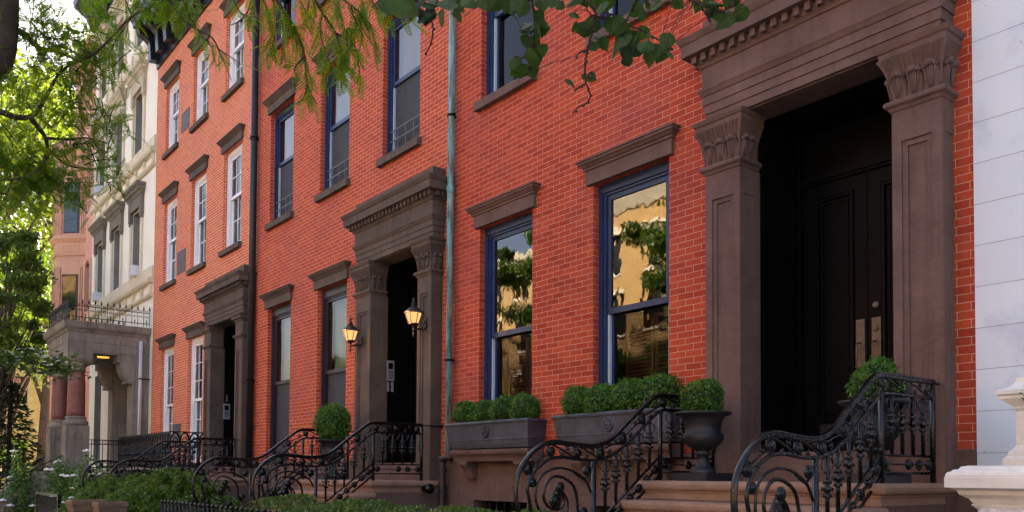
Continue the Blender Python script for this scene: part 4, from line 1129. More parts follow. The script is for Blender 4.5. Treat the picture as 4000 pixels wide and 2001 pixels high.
# ----------------------------------------------------------------------------- lead window planters with box balls
def box_ball(r, seed, n=2600):
    """clipped box: dark inner mass, leaf-sized faces in little upright tufts over a lumpy sphere"""
    g = np.random.default_rng(seed); d = unit(g.normal(size=(n, 3)))
    d[:, 2] = np.where(d[:, 2] < -.75, -d[:, 2], d[:, 2]); d = unit(d)
    lump = 1+.07*np.sin(d[:, 0]*5+seed)+.06*np.sin(d[:, 1]*6+2*seed)+.05*np.sin(d[:, 2]*7+3*seed)+.045*g.normal(size=n)+.12*(g.random(n) < .03)
    rad = r*lump*(1-.16*g.random(n)**2); P = d*rad[:, None]; P[:, 2] *= .95
    U = unit(d*.5+g.normal(size=(n, 3))*.75+np.array([0, 0, .35])); N = unit(d+g.normal(size=(n, 3))*.5)
    return leaf_quads(P, U, N, r*.135*(.7+.6*g.random(n)), r*.085*(.8+.4*g.random(n)))
BOXMESH = []
def boxwood(loc, r, seed, label, group, stem=0.12):
    """a clipped ball with its own foliage, inner mass and stem; origin at the soil"""
    o = rig('boxwood', loc, label, 'shrub', group); c = Vector(loc)+Vector((0, 0, r*.95))
    V, F = box_ball(r, seed); arrays('foliage', V+np.array(c), F, M['box'], o)
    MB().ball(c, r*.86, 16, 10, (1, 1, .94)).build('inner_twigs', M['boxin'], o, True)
    MB().tube([(loc[0], loc[1], loc[2]-stem), (loc[0], loc[1], loc[2]+r*.5)], .016, 7).build('stem', M['twig'], o)
    return o
def planter(xa, xb, zb, label):
    o = rig('window_planter', ((xa+xb)/2, -.15, zb), label, 'planter', 'lead window planters')
    t = MB(); y0, y1 = -.275, -.015; zt = zb+.355
    def fr(d, z): return [(xa-d, y0-d, z), (xb+d, y0-d, z), (xb+d, y1, z), (xa-d, y1, z)]
    lv = [(0, zb), (.012, zb+.05), (.018, zb+.10), (.028, zb+.105), (.028, zb+.118), (.02, zb+.123), (.045, zt-.045), (.06, zt-.04), (.064, zt-.02), (.055, zt-.012), (.05, zt), (.03, zt), (.02, zt-.06)]
    vs = []; 
    for d, z in lv: vs += fr(d, z)
    fs = []
    for i in range(len(lv)-1):
        for j in range(4): fs.append((i*4+j, i*4+(j+1) % 4, i*4+4+(j+1) % 4, i*4+4+j))
    fs.append((3, 2, 1, 0)); k = (len(lv)-1)*4; t.add(vs, fs); t.build('trough', M['lead'], o)
    MB().add(fr(.019, zt-.055), [(0,1,2,3)]).build('soil', M['soil'], o)
    m = MB(); xm = (xa+xb)/2; l = MB().lathe([(.085, 0), (.085, .012), (.072, .02), (.066, .012), (.03, .018), (.001, .022)], (0, 0, 0), 18)
    m.add([(xm+a, y0-.033-c, zb+.215+b) for a, b, c in l.v], l.f)
    for k in range(9): a = 2*PI*k/9; m.ball((xm+.046*math.cos(a), y0-.052, zb+.215+.046*math.sin(a)), .014, 6, 4)
    m.ball((xm, y0-.055, zb+.215), .018, 6, 4); m.build('medallion', M['lead'], o, True)
    return o
planter(-9.70, -7.99, 1.948, 'grey lead window planter with a round medallion, next to the copper downpipe')
planter(-7.42, -5.72, 1.948, 'grey lead window planter with a round medallion, behind the stoop railing')
GX = 'clipped box balls in the window planters'
words = ['round box ball at the left end of', 'second round box ball from the left in', 'third round box ball from the left in', 'round box ball at the right end of']
for j, (xa, xb, nm) in enumerate(((-9.70, -7.99, 'the planter beside the copper downpipe'), (-7.42, -5.72, 'the planter behind the stoop railing'))):
    for k in range(4):
        x = xa+.22+k*(xb-xa-.44)/3; r = (.195, .195, .198, .205)[k]+(.012*(1+.4*k) if j else 0)
        boxwood((x, -.155, 2.235), r, 11+j*4+k, words[k]+' '+nm, GX)

# ----------------------------------------------------------------------------- cast iron urns
URNP = [(.155, 0), (.155, .07), (.13, .075), (.12, .085), (.125, .10), (.105, .115), (.075, .14), (.058, .19), (.052, .24), (.085, .252), (.09, .265), (.06, .28), (.075, .29), (.135, .325), (.18, .37), (.195, .415), (.19, .45), (.165, .465), (.170, .52), (.185, .575), (.215, .615), (.255, .628), (.272, .64), (.268, .655), (.225, .655), (.20, .62)]
urn0 = None
def urn(loc, label, sc=1.0):
    global urn0
    if urn0 is None:
        urn0 = rig('urn', (0, 0, 0), label, 'urn', 'black cast iron urns on the stoops')
        MB().lathe(URNP[2:], (0, 0, 0), 40, .10, 20, .12, .45).build('bowl', M['ironmatt'], urn0, True)
        MB().box(-.20, .20, -.20, .20, 0, .075).build('plinth', M['ironmatt'], urn0)
        MB().lathe([(.19, .60), (.001, .615)], (0, 0, 0), 20).build('soil', M['soil'], urn0)
        r = urn0
    else: r = copies(urn0)
    r.location = loc; r.scale = (sc, sc, sc); r['label'] = label; return r
GY = 'round box shrubs in the urns'
urn((-4.86, -.80, 1.553), 'black fluted cast iron urn on the left of the wide double door', .95)
boxwood((-4.86, -.80, 2.13), .185, 31, 'round box shrub in the urn left of the wide double door', GY)
urn((-3.24, -.80, 1.553), 'black fluted cast iron urn behind the right railing of the wide-door stoop', .95)
boxwood((-3.22, -.80, 2.09), .20, 32, 'bright green box shrub in the urn behind the right railing of the wide-door stoop', GY)
urn((-12.35, -.76, 1.502), 'black cast iron urn on the lantern stoop landing', .97)
def tall_ball(loc, rx, h, seed, n, m, label, cat, name='evergreen_shrub', group=None):
    g = np.random.default_rng(seed); d = unit(g.normal(size=(n, 3))); lump = 1+.05*np.sin(d[:, 0]*6+seed)+.06*np.sin(d[:, 2]*7+d[:, 1]*5)+.03*g.normal(size=n)
    P = d*np.array([rx, rx, h/2])*(lump*(1-.2*g.random(n)**2))[:, None]; U = unit(d*.35+g.normal(size=(n, 3))*.5+np.array([0, 0, .9]))
    o = rig(name, loc, label, cat, group); c = np.array(loc)+np.array([0, 0, h*.5])
    V, F = leaf_quads(P+c, U, unit(d+g.normal(size=(n, 3))*.6), rx*.16*(.7+.6*g.random(n)), rx*.05*(.8+.5*g.random(n)))
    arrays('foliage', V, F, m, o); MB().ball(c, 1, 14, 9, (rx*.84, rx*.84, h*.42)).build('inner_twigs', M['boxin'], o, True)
    MB().tube([loc, (loc[0], loc[1], loc[2]+h*.4)], .02, 6).build('stem', M['twig'], o); return o
tall_ball((-12.35, -.76, 2.10), .30, .62, 41, 3600, M['box'], 'tall rounded arborvitae in the urn on the lantern stoop', 'shrub', 'arborvitae')
# plant on the right of the pedestal
boxwood((-1.84, -1.28, 1.95), .165, 51, 'box shrub at the right edge beside the white pedestal', 'round shrubs at the frame edge', .3)

o = rig('flower_pot', (-1.84, -1.28, 1.672), 'small white stone pot on the white ledge at the right edge', 'pot')
MB().lathe([(.09, 1.672), (.10, 1.69), (.085, 1.71), (.13, 1.90), (.15, 1.92), (.15, 1.95), (.13, 1.955), (.12, 1.93)], (-1.84, -1.28, 0), 20).build('bowl', M['whitestone'], o, True)
# ----------------------------------------------------------------------------- front yards
def mass(name, label, cat, P, d, L, W, m, kind=None, group=None, up=.6, inner=None):
    n = len(P); U = unit(d*.5+rand_dirs(n)*.6+np.array([0, 0, up])); N = unit(d+rand_dirs(n)*.6)
    V, F = leaf_quads(P, U, N, L*(.7+.6*RNG.random(n)), W*(.7+.6*RNG.random(n)))
    o = rig(name, tuple(np.round(P.mean(0)*np.array([1, 1, 0]), 2)), label, cat, group)
    arrays('foliage', V, F, m, o)
    if inner: inner.build('inner_twigs', M['boxin'], o, True)
    return o
# clipped hedge in front of the lantern house
n = 15000; x = -9.75+RNG.random(n)*4.7; y = -2.35-RNG.random(n)*.8; top = 1.255+.05*np.sin(x*3.1)+.035*np.sin(x*7+y*5); z = np.where(RNG.random(n) < .6, top-.12*RNG.random(n)**2, .3+RNG.random(n)*(top-.3))
y = np.where(z < top-.13, np.where(RNG.random(n) < .8, -3.15+.04*RNG.normal(size=n), -2.35), y)
P = np.stack([x, y, z], 1); d = np.stack([x*0, np.where(z < top-.13, -1., -.1), np.where(z < top-.13, .1, 1.)], 1)
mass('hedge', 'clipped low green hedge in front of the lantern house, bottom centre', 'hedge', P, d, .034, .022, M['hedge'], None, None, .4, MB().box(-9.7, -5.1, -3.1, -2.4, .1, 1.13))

def feathery(name, label, cx, cy, z0, rx, ry, h, n, seed, m=M['fern'], L=.10, W=.022, group=None, cat='shrub'):
    """spreading shrub made of arching plumes"""
    g = np.random.default_rng(seed); Vs = []; Fs = []; k0 = 0; st = MB()
    nb = n
    for b in range(nb):
        a = g.random()*2*PI; t = math.sqrt(g.random()); ex = cx+rx*t*math.cos(a); ey = cy+ry*t*math.sin(a); ez = z0+h*(1.02-.45*t*t)*(.72+.32*g.random())
        bx, by = cx+(ex-cx)*.45, cy+(ey-cy)*.45
        pts = [(bx, by, z0+h*.1), (bx+(ex-bx)*.4, by+(ey-by)*.4, z0+(ez-z0)*.75), (ex, ey, ez), (ex+(ex-cx)*.22, ey+(ey-cy)*.22-.05, ez-.03-.06*g.random())]
        sp = np.array([tuple(v) for v in spline(pts, 7)])[7:]
        if b % 4 == 0: st.tube([tuple(v) for v in sp], .005, 4)
        T = unit(np.gradient(sp, axis=0)); m_ = len(sp)
        for rep in range(4):
            Cn = sp+g.normal(size=(m_, 3))*.022; U = unit(T*.75+g.normal(size=(m_, 3))*.55); N = unit(g.normal(size=(m_, 3))+np.array([0, 0, 1.3]))
            V, F = leaf_quads(Cn, U, N, L*(.6+.7*g.random(m_)), W*(.7+.6*g.random(m_))); Vs.append(V); Fs.append(F+k0); k0 += len(V)
    o = rig(name, (cx, cy, z0), label, cat, group); arrays('foliage', np.concatenate(Vs), np.concatenate(Fs), m, o); st.build('stem', M['twig'], o)
    return o
GF = 'spreading evergreen shrubs in the front yards'
feathery('evergreen_shrub', 'wide feathery green shrub behind the scroll of the far lantern-stoop railing', -14.8, -2.5, 0.0, 1.7, 1.0, 1.58, 620, 3, group=GF)
feathery('evergreen_shrub', 'feathery green shrub in front of the white-windowed house stoop', -17.0, -2.75, 0.0, 1.25, .9, 1.50, 480, 4, group=GF)
feathery('evergreen_shrub', 'dark spreading shrub low at the foot of the lantern-stoop railing', -12.0, -3.2, 0.0, .7, .5, 1.12, 260, 5, M['darkleaf'], .07, .02, GF)
# white-flowering rose bush
def rose(name, label, cx, cy, rx, ry, h, n, seed, nf):
    g = np.random.default_rng(seed); d = unit(g.normal(size=(n, 3))); d[:, 2] = np.abs(d[:, 2]); t = .45+.6*g.random(n)**.6
    lump = 1+.16*np.sin(d[:, 0]*5+seed)+.14*np.sin(d[:, 1]*6+d[:, 2]*4)
    P = d*np.array([rx, ry, h])*(t*lump)[:, None]+np.array([cx, cy, .1]); U = unit(d*.3+g.normal(size=(n, 3))); N = unit(d*.6+g.normal(size=(n, 3))*.6+np.array([0, 0, .7]))
    V, F = leaf_quads(P, U, N, .095*(.6+.7*g.random(n)), .055*(.7+.5*g.random(n))); o = rig(name, (cx, cy, 0), label, 'shrub', 'flowering shrubs'); arrays('foliage', V, F, M['ivy'], o)
    st = MB()
    for k in range(14):
        e = d[k]*np.array([rx, ry, h])*.9; st.tube(spline([(cx, cy, 0), (cx+e[0]*.4, cy+e[1]*.4, h*.5), (cx+e[0], cy+e[1], .1+e[2])], 5), .010, 5)
    st.build('stem', M['twig'], o)
    for k in range(nf):
        q = d[n-1-k]*np.array([1, 1, 1.]); q = unit(np.array([[q[0]+.3, -abs(q[1])-.3, q[2]+.25]]))[0]; c = q*np.array([rx, ry, h])*1.03*(1+.16*math.sin(q[0]*5+seed)+.14*math.sin(q[1]*6+q[2]*4)); c = (c[0]+cx, c[1]+cy, c[2]+.1); f = MB(); R = .075+.02*g.random()
        for j in range(6):
            a = 2*PI*j/6; f.ball((c[0]+R*.55*math.cos(a), c[1]+R*.55*math.sin(a), c[2]+.01), R*.6, 6, 4, (1, 1, .45))
        f.ball((c[0], c[1], c[2]+.02), R*.5, 6, 4, (1, 1, .8)); f.build('flower', M['petal'], o, True)
    return o
rose('rose_bush', 'white flowering bush beside the portico pedestal', -24.7, -2.35, 1.0, .6, 1.80, 5000, 61, 12)
rose('rose_bush', 'white flowering bush behind the farthest stoop railing', -22.4, -2.2, 1.3, .7, 1.75, 3600, 62, 10)
rose('rose_bush', 'white flowering bush spilling over the portico cheek wall at the left', -26.1, -3.15, .95, .45, 1.72, 4200, 63, 6)
# clay planters
GP = 'square clay planters at the pavement'
for x, y, s, lab in ((-14.1, -4.0, .24, 'larger square clay planter, partly hidden by the white flowers'), (-13.05, -3.9, .20, 'smaller square clay planter in front of the larger one')):
    o = rig('clay_planter', (x, y, .0), lab, 'planter', GP); b = MB(); zt = 1.17
    sq(b, x, y, 0, [(s*.74, .25), (s*.8, .9), (s*.86, zt-.17), (s*.9, zt-.16), (s*.93, zt-.08), (s*.97, zt-.075), (s, zt-.05), (s, zt-.01), (s*.96, zt), (s*.84, zt), (s*.82, zt-.1)])
    b.build('pot', M['clay'], o); MB().box(x-s*.6, x+s*.6, y-s*.6, y+s*.6, 0, .25).build('plinth', M['porch'], o)
    MB().box(x-s*.82, x+s*.82, y-s*.82, y+s*.82, zt-.12, zt-.09).build('soil', M['soil'], o)
# low picket fence along the pavement and gate
def pickets(name, xa, xb, y, zt, step, label, cat, group=None):
    o = rig(name, ((xa+xb)/2, y, 0), label, cat, group); p = MB(); r = MB(); n = int((xb-xa)/step)
    for k in range(n+1):
        x = xa+(xb-xa)*k/n; p.cut().tube([(x, y, .05), (x, y, zt-.03)], .014, 6); p.ball((x, y, zt-.015), .022, 7, 5)
    for z in (.2, zt-.22): r.box(xa, xb, y-.02, y+.02, z-.012, z+.012)
    r.build('rails', M['iron'], o); p.each('picket', M['iron'], o, True); return o
pickets('picket_fence', -11.75, -7.2, -3.55, 1.225, .15, 'low black iron picket fence with round knobs along the lantern house yard', 'fence', 'low iron fences')
g = rig('iron_gate', (-19.3, -3.62, 0), 'dark iron gate panel beside the portico cheek wall', 'gate')
MB().box(-20.6, -18.3, -3.63, -3.60, .1, 1.08).build('sheet', M['black'], g)
MB().frame(-20.65, -18.25, .05, 1.16, .05, -3.65, -3.58).build('gate_frame', M['iron'], g)
b = MB()
for k in range(22): x = -20.55+k*.105; b.box(x-.008, x+.008, -3.642, -3.632, .1, 1.1)
b.build('bars', M['iron'], g)
for x, nm in ((-25.9, 'nearer'), (-28.45, 'farther')):
    o = rig('hand_rail', (x, -3.0, .5), 'thin iron handrail climbing the '+nm+' side of the portico steps', 'railing', 'handrails on the portico steps'); b = MB()
    b.tube([(x, -4.05, 1.0), (x, -2.2, 2.05)], .018, 6); 
    for y in (-4.0, -3.1, -2.25): b.tube([(x, y, .2+(y+4.05)*.56), (x, y, 1.0+(y+4.05)*.567)], .014, 6)
    b.build('rail', M['iron'], o)
LOCUST_LIMBS = [
 ([(-8.346,-5.932,6.033), (-8.485,-5.922,5.759), (-8.567,-5.919,5.588), (-8.648,-5.925,5.41), (-8.713,-5.967,5.27), (-8.785,-6.102,5.127), (-8.849,-6.341,5.01)], 0.125, 0.17),
 ([(-8.571,-5.823,5.553), (-8.742,-5.72,5.635), (-8.941,-5.564,5.635), (-9.096,-5.364,5.712), (-9.258,-5.103,5.742)], 0.035, 0.01),
 ([(-8.684,-6.048,4.818), (-8.717,-5.888,4.848), (-8.763,-5.761,4.847), (-8.792,-5.642,4.892), (-8.804,-5.571,4.993), (-8.785,-5.493,5.167), (-8.758,-5.416,5.352), (-8.708,-5.255,5.544)], 0.032, 0.01),
 ([(-8.632,-5.665,4.832), (-8.729,-5.579,4.785), (-8.826,-5.503,4.739), (-8.938,-5.457,4.662), (-9.019,-5.365,4.647), (-9.103,-5.267,4.619), (-9.144,-5.04,4.641), (-9.171,-4.862,4.722)], 0.024, 0.006),
 ([(-8.791,-5.48,4.612), (-8.764,-5.524,4.472), (-8.742,-5.63,4.344), (-8.707,-5.756,4.258), (-8.659,-5.88,4.205)], 0.02, 0.006),
 ([(-8.713,-5.521,4.699), (-8.863,-5.319,4.786), (-9.001,-5.114,4.894), (-9.153,-4.894,4.947)], 0.016, 0.005),
 ([(-8.81,-5.502,4.564), (-9.015,-5.461,4.46), (-9.197,-5.351,4.383), (-9.331,-5.154,4.41)], 0.015, 0.005),
 ([(-8.742,-5.291,5.484), (-8.429,-5.159,5.526), (-8.11,-5.079,5.59), (-7.792,-5.008,5.644), (-7.494,-4.917,5.637), (-7.147,-4.808,5.698)], 0.01, 0.014),
 ([(-7.106,-4.943,5.629), (-7.101,-4.817,5.413), (-7.035,-4.71,5.312), (-6.95,-4.589,5.231), (-6.922,-4.51,5.061)], 0.018, 0.004),
 ([(-5.328,-4.779,4.867), (-5.383,-4.609,4.742), (-5.431,-4.511,4.67), (-5.499,-4.421,4.562), (-5.595,-4.355,4.414), (-5.645,-4.25,4.311)], 0.012, 0.003),
 ([(-5.482,-4.699,4.968), (-5.557,-4.609,4.78), (-5.653,-4.604,4.601)], 0.008, 0.003),
 ([(-5.13,-4.614,4.872), (-5.173,-4.443,4.727), (-5.204,-4.331,4.637), (-5.252,-4.267,4.551), (-5.327,-4.207,4.416)], 0.012, 0.003),
 ([(-5.164,-4.351,4.613), (-5.183,-4.204,4.598), (-5.269,-4.117,4.514), (-5.364,-4.045,4.422)], 0.007, 0.003),
 ([(-5.002,-4.527,4.811), (-5.016,-4.314,4.757), (-5.052,-4.157,4.704), (-5.141,-4.046,4.597)], 0.01, 0.003),
 ([(-5.844,-4.651,5.154), (-5.963,-4.678,4.968), (-6.036,-4.764,4.893)], 0.008, 0.003)]
LOCUST_TWIGS = [
 [(-7.402,-5.187,5.63), (-7.455,-5.121,5.502), (-7.474,-5.043,5.427)],
 [(-7.052,-4.996,5.541), (-7.069,-4.868,5.445), (-7.081,-4.802,5.387)],
 [(-6.912,-4.876,5.521), (-6.945,-4.782,5.357), (-6.951,-4.673,5.225), (-6.924,-4.554,5.145), (-6.934,-4.483,5.019)],
 [(-6.994,-4.659,5.247), (-7.004,-4.57,5.172), (-7.043,-4.532,5.068)],
 [(-6.817,-4.59,5.091), (-6.801,-4.467,5.038), (-6.792,-4.394,5.004)],
 [(-7.722,-5.025,5.608), (-7.801,-5.087,5.482), (-7.877,-5.15,5.355), (-7.956,-5.171,5.195)],
 [(-6.016,-4.776,5.148), (-6.053,-4.703,5.038), (-6.046,-4.647,5.015), (-6.007,-4.584,5.041)],
 [(-5.792,-4.707,5.072), (-5.836,-4.67,4.973), (-5.887,-4.706,4.907)],
 [(-5.526,-4.754,4.932), (-5.566,-4.662,4.802), (-5.596,-4.62,4.719), (-5.662,-4.638,4.612), (-5.701,-4.678,4.568)],
 [(-5.393,-4.681,4.899), (-5.439,-4.604,4.768), (-5.492,-4.56,4.642), (-5.554,-4.588,4.548)],
 [(-5.328,-4.779,4.867), (-5.383,-4.609,4.742), (-5.431,-4.511,4.67), (-5.499,-4.421,4.562), (-5.595,-4.355,4.414), (-5.645,-4.25,4.311)],
 [(-5.401,-4.465,4.509), (-5.464,-4.512,4.428), (-5.475,-4.487,4.385)],
 [(-5.463,-4.415,4.347), (-5.517,-4.418,4.237)],
 [(-5.13,-4.614,4.872), (-5.173,-4.443,4.727), (-5.204,-4.331,4.637), (-5.252,-4.267,4.551), (-5.327,-4.207,4.416)],
 [(-5.153,-4.453,4.715), (-5.207,-4.444,4.617), (-5.242,-4.388,4.508), (-5.262,-4.319,4.411)],
 [(-5.164,-4.351,4.613), (-5.183,-4.204,4.598), (-5.269,-4.117,4.514), (-5.364,-4.045,4.422)],
 [(-5.209,-4.191,4.613), (-5.289,-4.227,4.505), (-5.357,-4.231,4.382)],
 [(-5.272,-4.257,4.562), (-5.34,-4.32,4.496), (-5.395,-4.331,4.403)],
 [(-5.002,-4.527,4.811), (-5.016,-4.314,4.757), (-5.052,-4.157,4.704), (-5.141,-4.046,4.597)],
 [(-4.964,-4.341,4.725), (-4.992,-4.286,4.634), (-4.998,-4.224,4.57)],
 [(-4.796,-4.299,4.751), (-4.808,-4.234,4.677), (-4.777,-4.156,4.657)],
 [(-5.246,-4.616,4.89), (-5.277,-4.545,4.789), (-5.277,-4.45,4.716)],
 [(-5.277,-4.491,4.952), (-5.368,-4.466,4.786), (-5.44,-4.508,4.693)],
 [(-5.048,-4.432,4.868), (-5.102,-4.346,4.713), (-5.131,-4.291,4.62)],
 [(-4.963,-4.286,4.884), (-5.012,-4.22,4.754), (-5.092,-4.253,4.652)],
 [(-4.509,-4.236,4.528), (-4.501,-4.184,4.493), (-4.483,-4.138,4.477)],
 [(-5.077,-4.317,4.518), (-5.073,-4.281,4.493), (-5.053,-4.233,4.483)]]
LOCUST_CLUMPS = [((-8.6,-5.86,5.74), 0.26, 60), ((-8.75,-5.64,5.83), 0.27, 56), ((-8.87,-5.41,5.97), 0.25, 48), ((-8.88,-5.18,5.87), 0.25, 27), ((-8.7,-5.06,5.72), 0.21, 27), ((-8.29,-5.05,5.63), 0.12, 9), ((-8.71,-5.54,5.64), 0.21, 32), ((-8.7,-5.35,5.6), 0.21, 48), ((-8.69,-5.17,5.55), 0.21, 31), ((-8.57,-5.04,5.5), 0.18, 27), ((-8.73,-5.59,5.38), 0.24, 40), ((-8.74,-5.77,5.14), 0.23, 50), ((-8.71,-5.4,5.34), 0.24, 48), ((-8.68,-5.26,5.35), 0.18, 20), ((-8.68,-5.65,4.99), 0.2, 35), ((-8.67,-5.36,5.16), 0.2, 40), ((-8.8,-5.75,4.71), 0.23, 40), ((-8.87,-5.82,4.5), 0.2, 40), ((-8.78,-5.19,5.08), 0.18, 15), ((-8.83,-5.04,5.16), 0.15, 13), ((-8.77,-5.38,4.92), 0.17, 30), ((-8.88,-5.03,5.03), 0.18, 20), ((-8.98,-4.91,4.99), 0.15, 18), ((-8.87,-5.16,4.84), 0.18, 18), ((-8.85,-4.97,5.06), 0.12, 11), ((-8.82,-5.3,4.74), 0.17, 30), ((-8.85,-5.59,4.48), 0.23, 60), ((-8.91,-5.73,4.35), 0.23, 60), ((-8.86,-5.46,4.39), 0.2, 45), ((-8.98,-5.05,4.75), 0.15, 18), ((-9.08,-4.91,4.71), 0.15, 20), ((-9.08,-4.81,4.63), 0.12, 13), ((-8.94,-5.14,4.61), 0.15, 13), ((-8.93,-5.32,4.42), 0.17, 40), ((-8.96,-5.22,4.27), 0.15, 30), ((-9.13,-4.87,4.52), 0.11, 8), ((-8.91,-5.56,4.26), 0.23, 45), ((-8.87,-5.79,4.15), 0.23, 50), ((-8.84,-5.68,4.55), 0.17, 30), ((-7.48,-5,5.61), 0.12, 30), ((-7.25,-4.9,5.57), 0.1, 18), ((-7.01,-4.76,5.49), 0.1, 16), ((-7.15,-4.89,5.52), 0.13, 25), ((-8.37,-5.14,5.95), 0.18, 30)]
BROAD_TWIGS = [
 [(-3.209,-5.031,3.768), (-3.166,-4.923,3.735), (-3.163,-4.87,3.688), (-3.19,-4.838,3.615), (-3.24,-4.846,3.542)],
 [(-3.106,-4.894,3.795), (-3.094,-4.805,3.728), (-3.075,-4.761,3.712)],
 [(-2.784,-4.609,3.754), (-2.805,-4.555,3.667), (-2.831,-4.525,3.596), (-2.866,-4.506,3.522), (-2.915,-4.498,3.437)],
 [(-2.835,-4.529,3.596), (-2.869,-4.567,3.591)],
 [(-2.846,-4.512,3.559), (-2.897,-4.529,3.504), (-2.928,-4.564,3.499)],
 [(-2.915,-4.498,3.437), (-2.956,-4.541,3.427)],
 [(-2.604,-4.515,3.683), (-2.555,-4.41,3.621), (-2.502,-4.322,3.575), (-2.441,-4.226,3.524), (-2.388,-4.153,3.487), (-2.38,-4.129,3.463)],
 [(-2.555,-4.41,3.621), (-2.591,-4.393,3.552), (-2.635,-4.385,3.481), (-2.667,-4.371,3.417), (-2.683,-4.355,3.37), (-2.688,-4.317,3.308), (-2.714,-4.326,3.279), (-2.764,-4.358,3.246)],
 [(-2.495,-4.313,3.573), (-2.509,-4.267,3.492), (-2.498,-4.23,3.454)],
 [(-2.402,-4.301,3.671), (-2.451,-4.296,3.605), (-2.488,-4.305,3.572)],
 [(-2.527,-4.36,3.593), (-2.561,-4.388,3.586), (-2.588,-4.439,3.614)],
 [(-2.635,-4.385,3.481), (-2.68,-4.413,3.455)],
 [(-2.683,-4.355,3.37), (-2.653,-4.329,3.379)],
 [(-2.691,-4.347,3.347), (-2.726,-4.378,3.338)],
 [(-2.238,-4.263,3.61), (-2.179,-4.172,3.552), (-2.138,-4.124,3.529), (-2.104,-4.083,3.507)],
 [(-2.053,-4.1,3.586), (-2.085,-4.091,3.539), (-2.14,-4.12,3.521)],
 [(-2.179,-4.172,3.552), (-2.172,-4.13,3.499)]]
BROAD_LEAVES = [((-3.327,-4.989,3.765), 0.102), ((-2.875,-5.202,3.477), 0.089), ((-3.131,-5.011,3.67), 0.076), ((-3.046,-5.05,3.585), 0.089), ((-3.024,-4.986,3.587), 0.095), ((-3.047,-4.964,3.593), 0.089), ((-2.849,-5.021,3.482), 0.07), ((-2.999,-4.95,3.645), 0.076), ((-2.914,-4.94,3.6), 0.089), ((-3.261,-4.647,3.866), 0.102), ((-3.001,-4.84,3.651), 0.108), ((-2.905,-4.84,3.643), 0.076), ((-3.032,-5.007,3.639), 0.076), ((-3.042,-5.103,3.614), 0.089), ((-2.986,-5.073,3.572), 0.089), ((-2.999,-4.976,3.63), 0.076), ((-2.935,-4.728,3.697), 0.076), ((-2.85,-4.742,3.649), 0.076), ((-2.92,-4.617,3.719), 0.07), ((-2.822,-4.664,3.613), 0.064), ((-2.802,-4.623,3.653), 0.076), ((-2.939,-4.481,3.692), 0.07), ((-2.865,-4.549,3.614), 0.076), ((-2.722,-4.587,3.586), 0.064), ((-2.76,-4.547,3.57), 0.076), ((-2.882,-4.527,3.563), 0.07), ((-2.983,-4.404,3.639), 0.076), ((-2.779,-4.522,3.488), 0.051), ((-2.769,-4.554,3.549), 0.089), ((-2.876,-4.563,3.731), 0.089), ((-2.735,-4.713,3.613), 0.076), ((-2.819,-4.548,3.455), 0.089), ((-2.907,-4.452,3.526), 0.076), ((-2.953,-4.528,3.466), 0.095), ((-2.911,-4.577,3.458), 0.064), ((-2.92,-4.464,3.461), 0.064), ((-2.652,-4.756,3.269), 0.076), ((-2.819,-4.49,3.732), 0.076), ((-2.629,-4.602,3.612), 0.064), ((-2.556,-4.631,3.564), 0.057), ((-2.713,-4.484,3.676), 0.051), ((-2.757,-4.483,3.725), 0.051), ((-2.625,-4.473,3.595), 0.051), ((-2.59,-4.502,3.514), 0.048), ((-2.646,-4.383,3.578), 0.076), ((-2.621,-4.376,3.582), 0.076), ((-2.774,-4.295,3.657), 0.057), ((-2.685,-4.283,3.588), 0.057), ((-2.661,-4.322,3.524), 0.057), ((-2.698,-4.221,3.584), 0.064), ((-2.548,-4.323,3.569), 0.07), ((-2.469,-4.356,3.525), 0.076), ((-2.576,-4.213,3.595), 0.076), ((-2.602,-4.219,3.569), 0.076), ((-2.569,-4.285,3.487), 0.089), ((-2.484,-4.309,3.48), 0.076), ((-2.535,-4.207,3.546), 0.07), ((-2.31,-4.415,3.394), 0.064), ((-2.575,-4.148,3.535), 0.083), ((-2.587,-4.185,3.516), 0.076), ((-2.364,-4.31,3.408), 0.076), ((-2.486,-4.143,3.472), 0.095), ((-2.381,-4.211,3.426), 0.057), ((-2.503,-4.056,3.513), 0.076), ((-2.264,-4.288,3.397), 0.07), ((-2.356,-4.17,3.412), 0.057), ((-2.617,-4.153,3.49), 0.057), ((-2.551,-4.156,3.699), 0.07), ((-2.297,-4.4,3.479), 0.051), ((-2.441,-4.307,3.608), 0.076), ((-2.456,-4.21,3.672), 0.076), ((-2.36,-4.251,3.603), 0.064), ((-2.598,-4.072,3.641), 0.064), ((-2.384,-4.273,3.451), 0.064), ((-2.612,-4.37,3.689), 0.076), ((-2.489,-4.444,3.58), 0.064), ((-2.656,-4.246,3.748), 0.076), ((-2.613,-4.431,3.668), 0.057), ((-2.613,-4.491,3.651), 0.076), ((-2.621,-4.498,3.287), 0.057), ((-2.83,-4.174,3.49), 0.051), ((-2.778,-4.273,3.443), 0.025), ((-2.382,-4.076,3.688), 0.064), ((-2.369,-4.004,3.703), 0.07), ((-2.298,-4.048,3.643), 0.051), ((-2.193,-4.103,3.583), 0.051), ((-2.174,-4.094,3.55), 0.051), ((-2.191,-4.097,3.535), 0.057), ((-2.315,-3.893,3.666), 0.057), ((-2.108,-4.112,3.477), 0.083), ((-2.106,-4.002,3.543), 0.07), ((-2.148,-4.024,3.602), 0.057), ((-2.168,-3.961,3.629), 0.051), ((-2.221,-3.962,3.663), 0.07), ((-2.126,-4.139,3.551), 0.076), ((-2.129,-4.217,3.535), 0.064), ((-2.154,-3.997,3.637), 0.051)]
BROAD_LIMB = [(-3.453,-5.02,4.353), (-3.091,-4.756,4.248), (-2.698,-4.477,4.18), (-2.31,-4.244,4.07), (-1.924,-4.073,4.038), (-1.396,-4.086,4.076)]
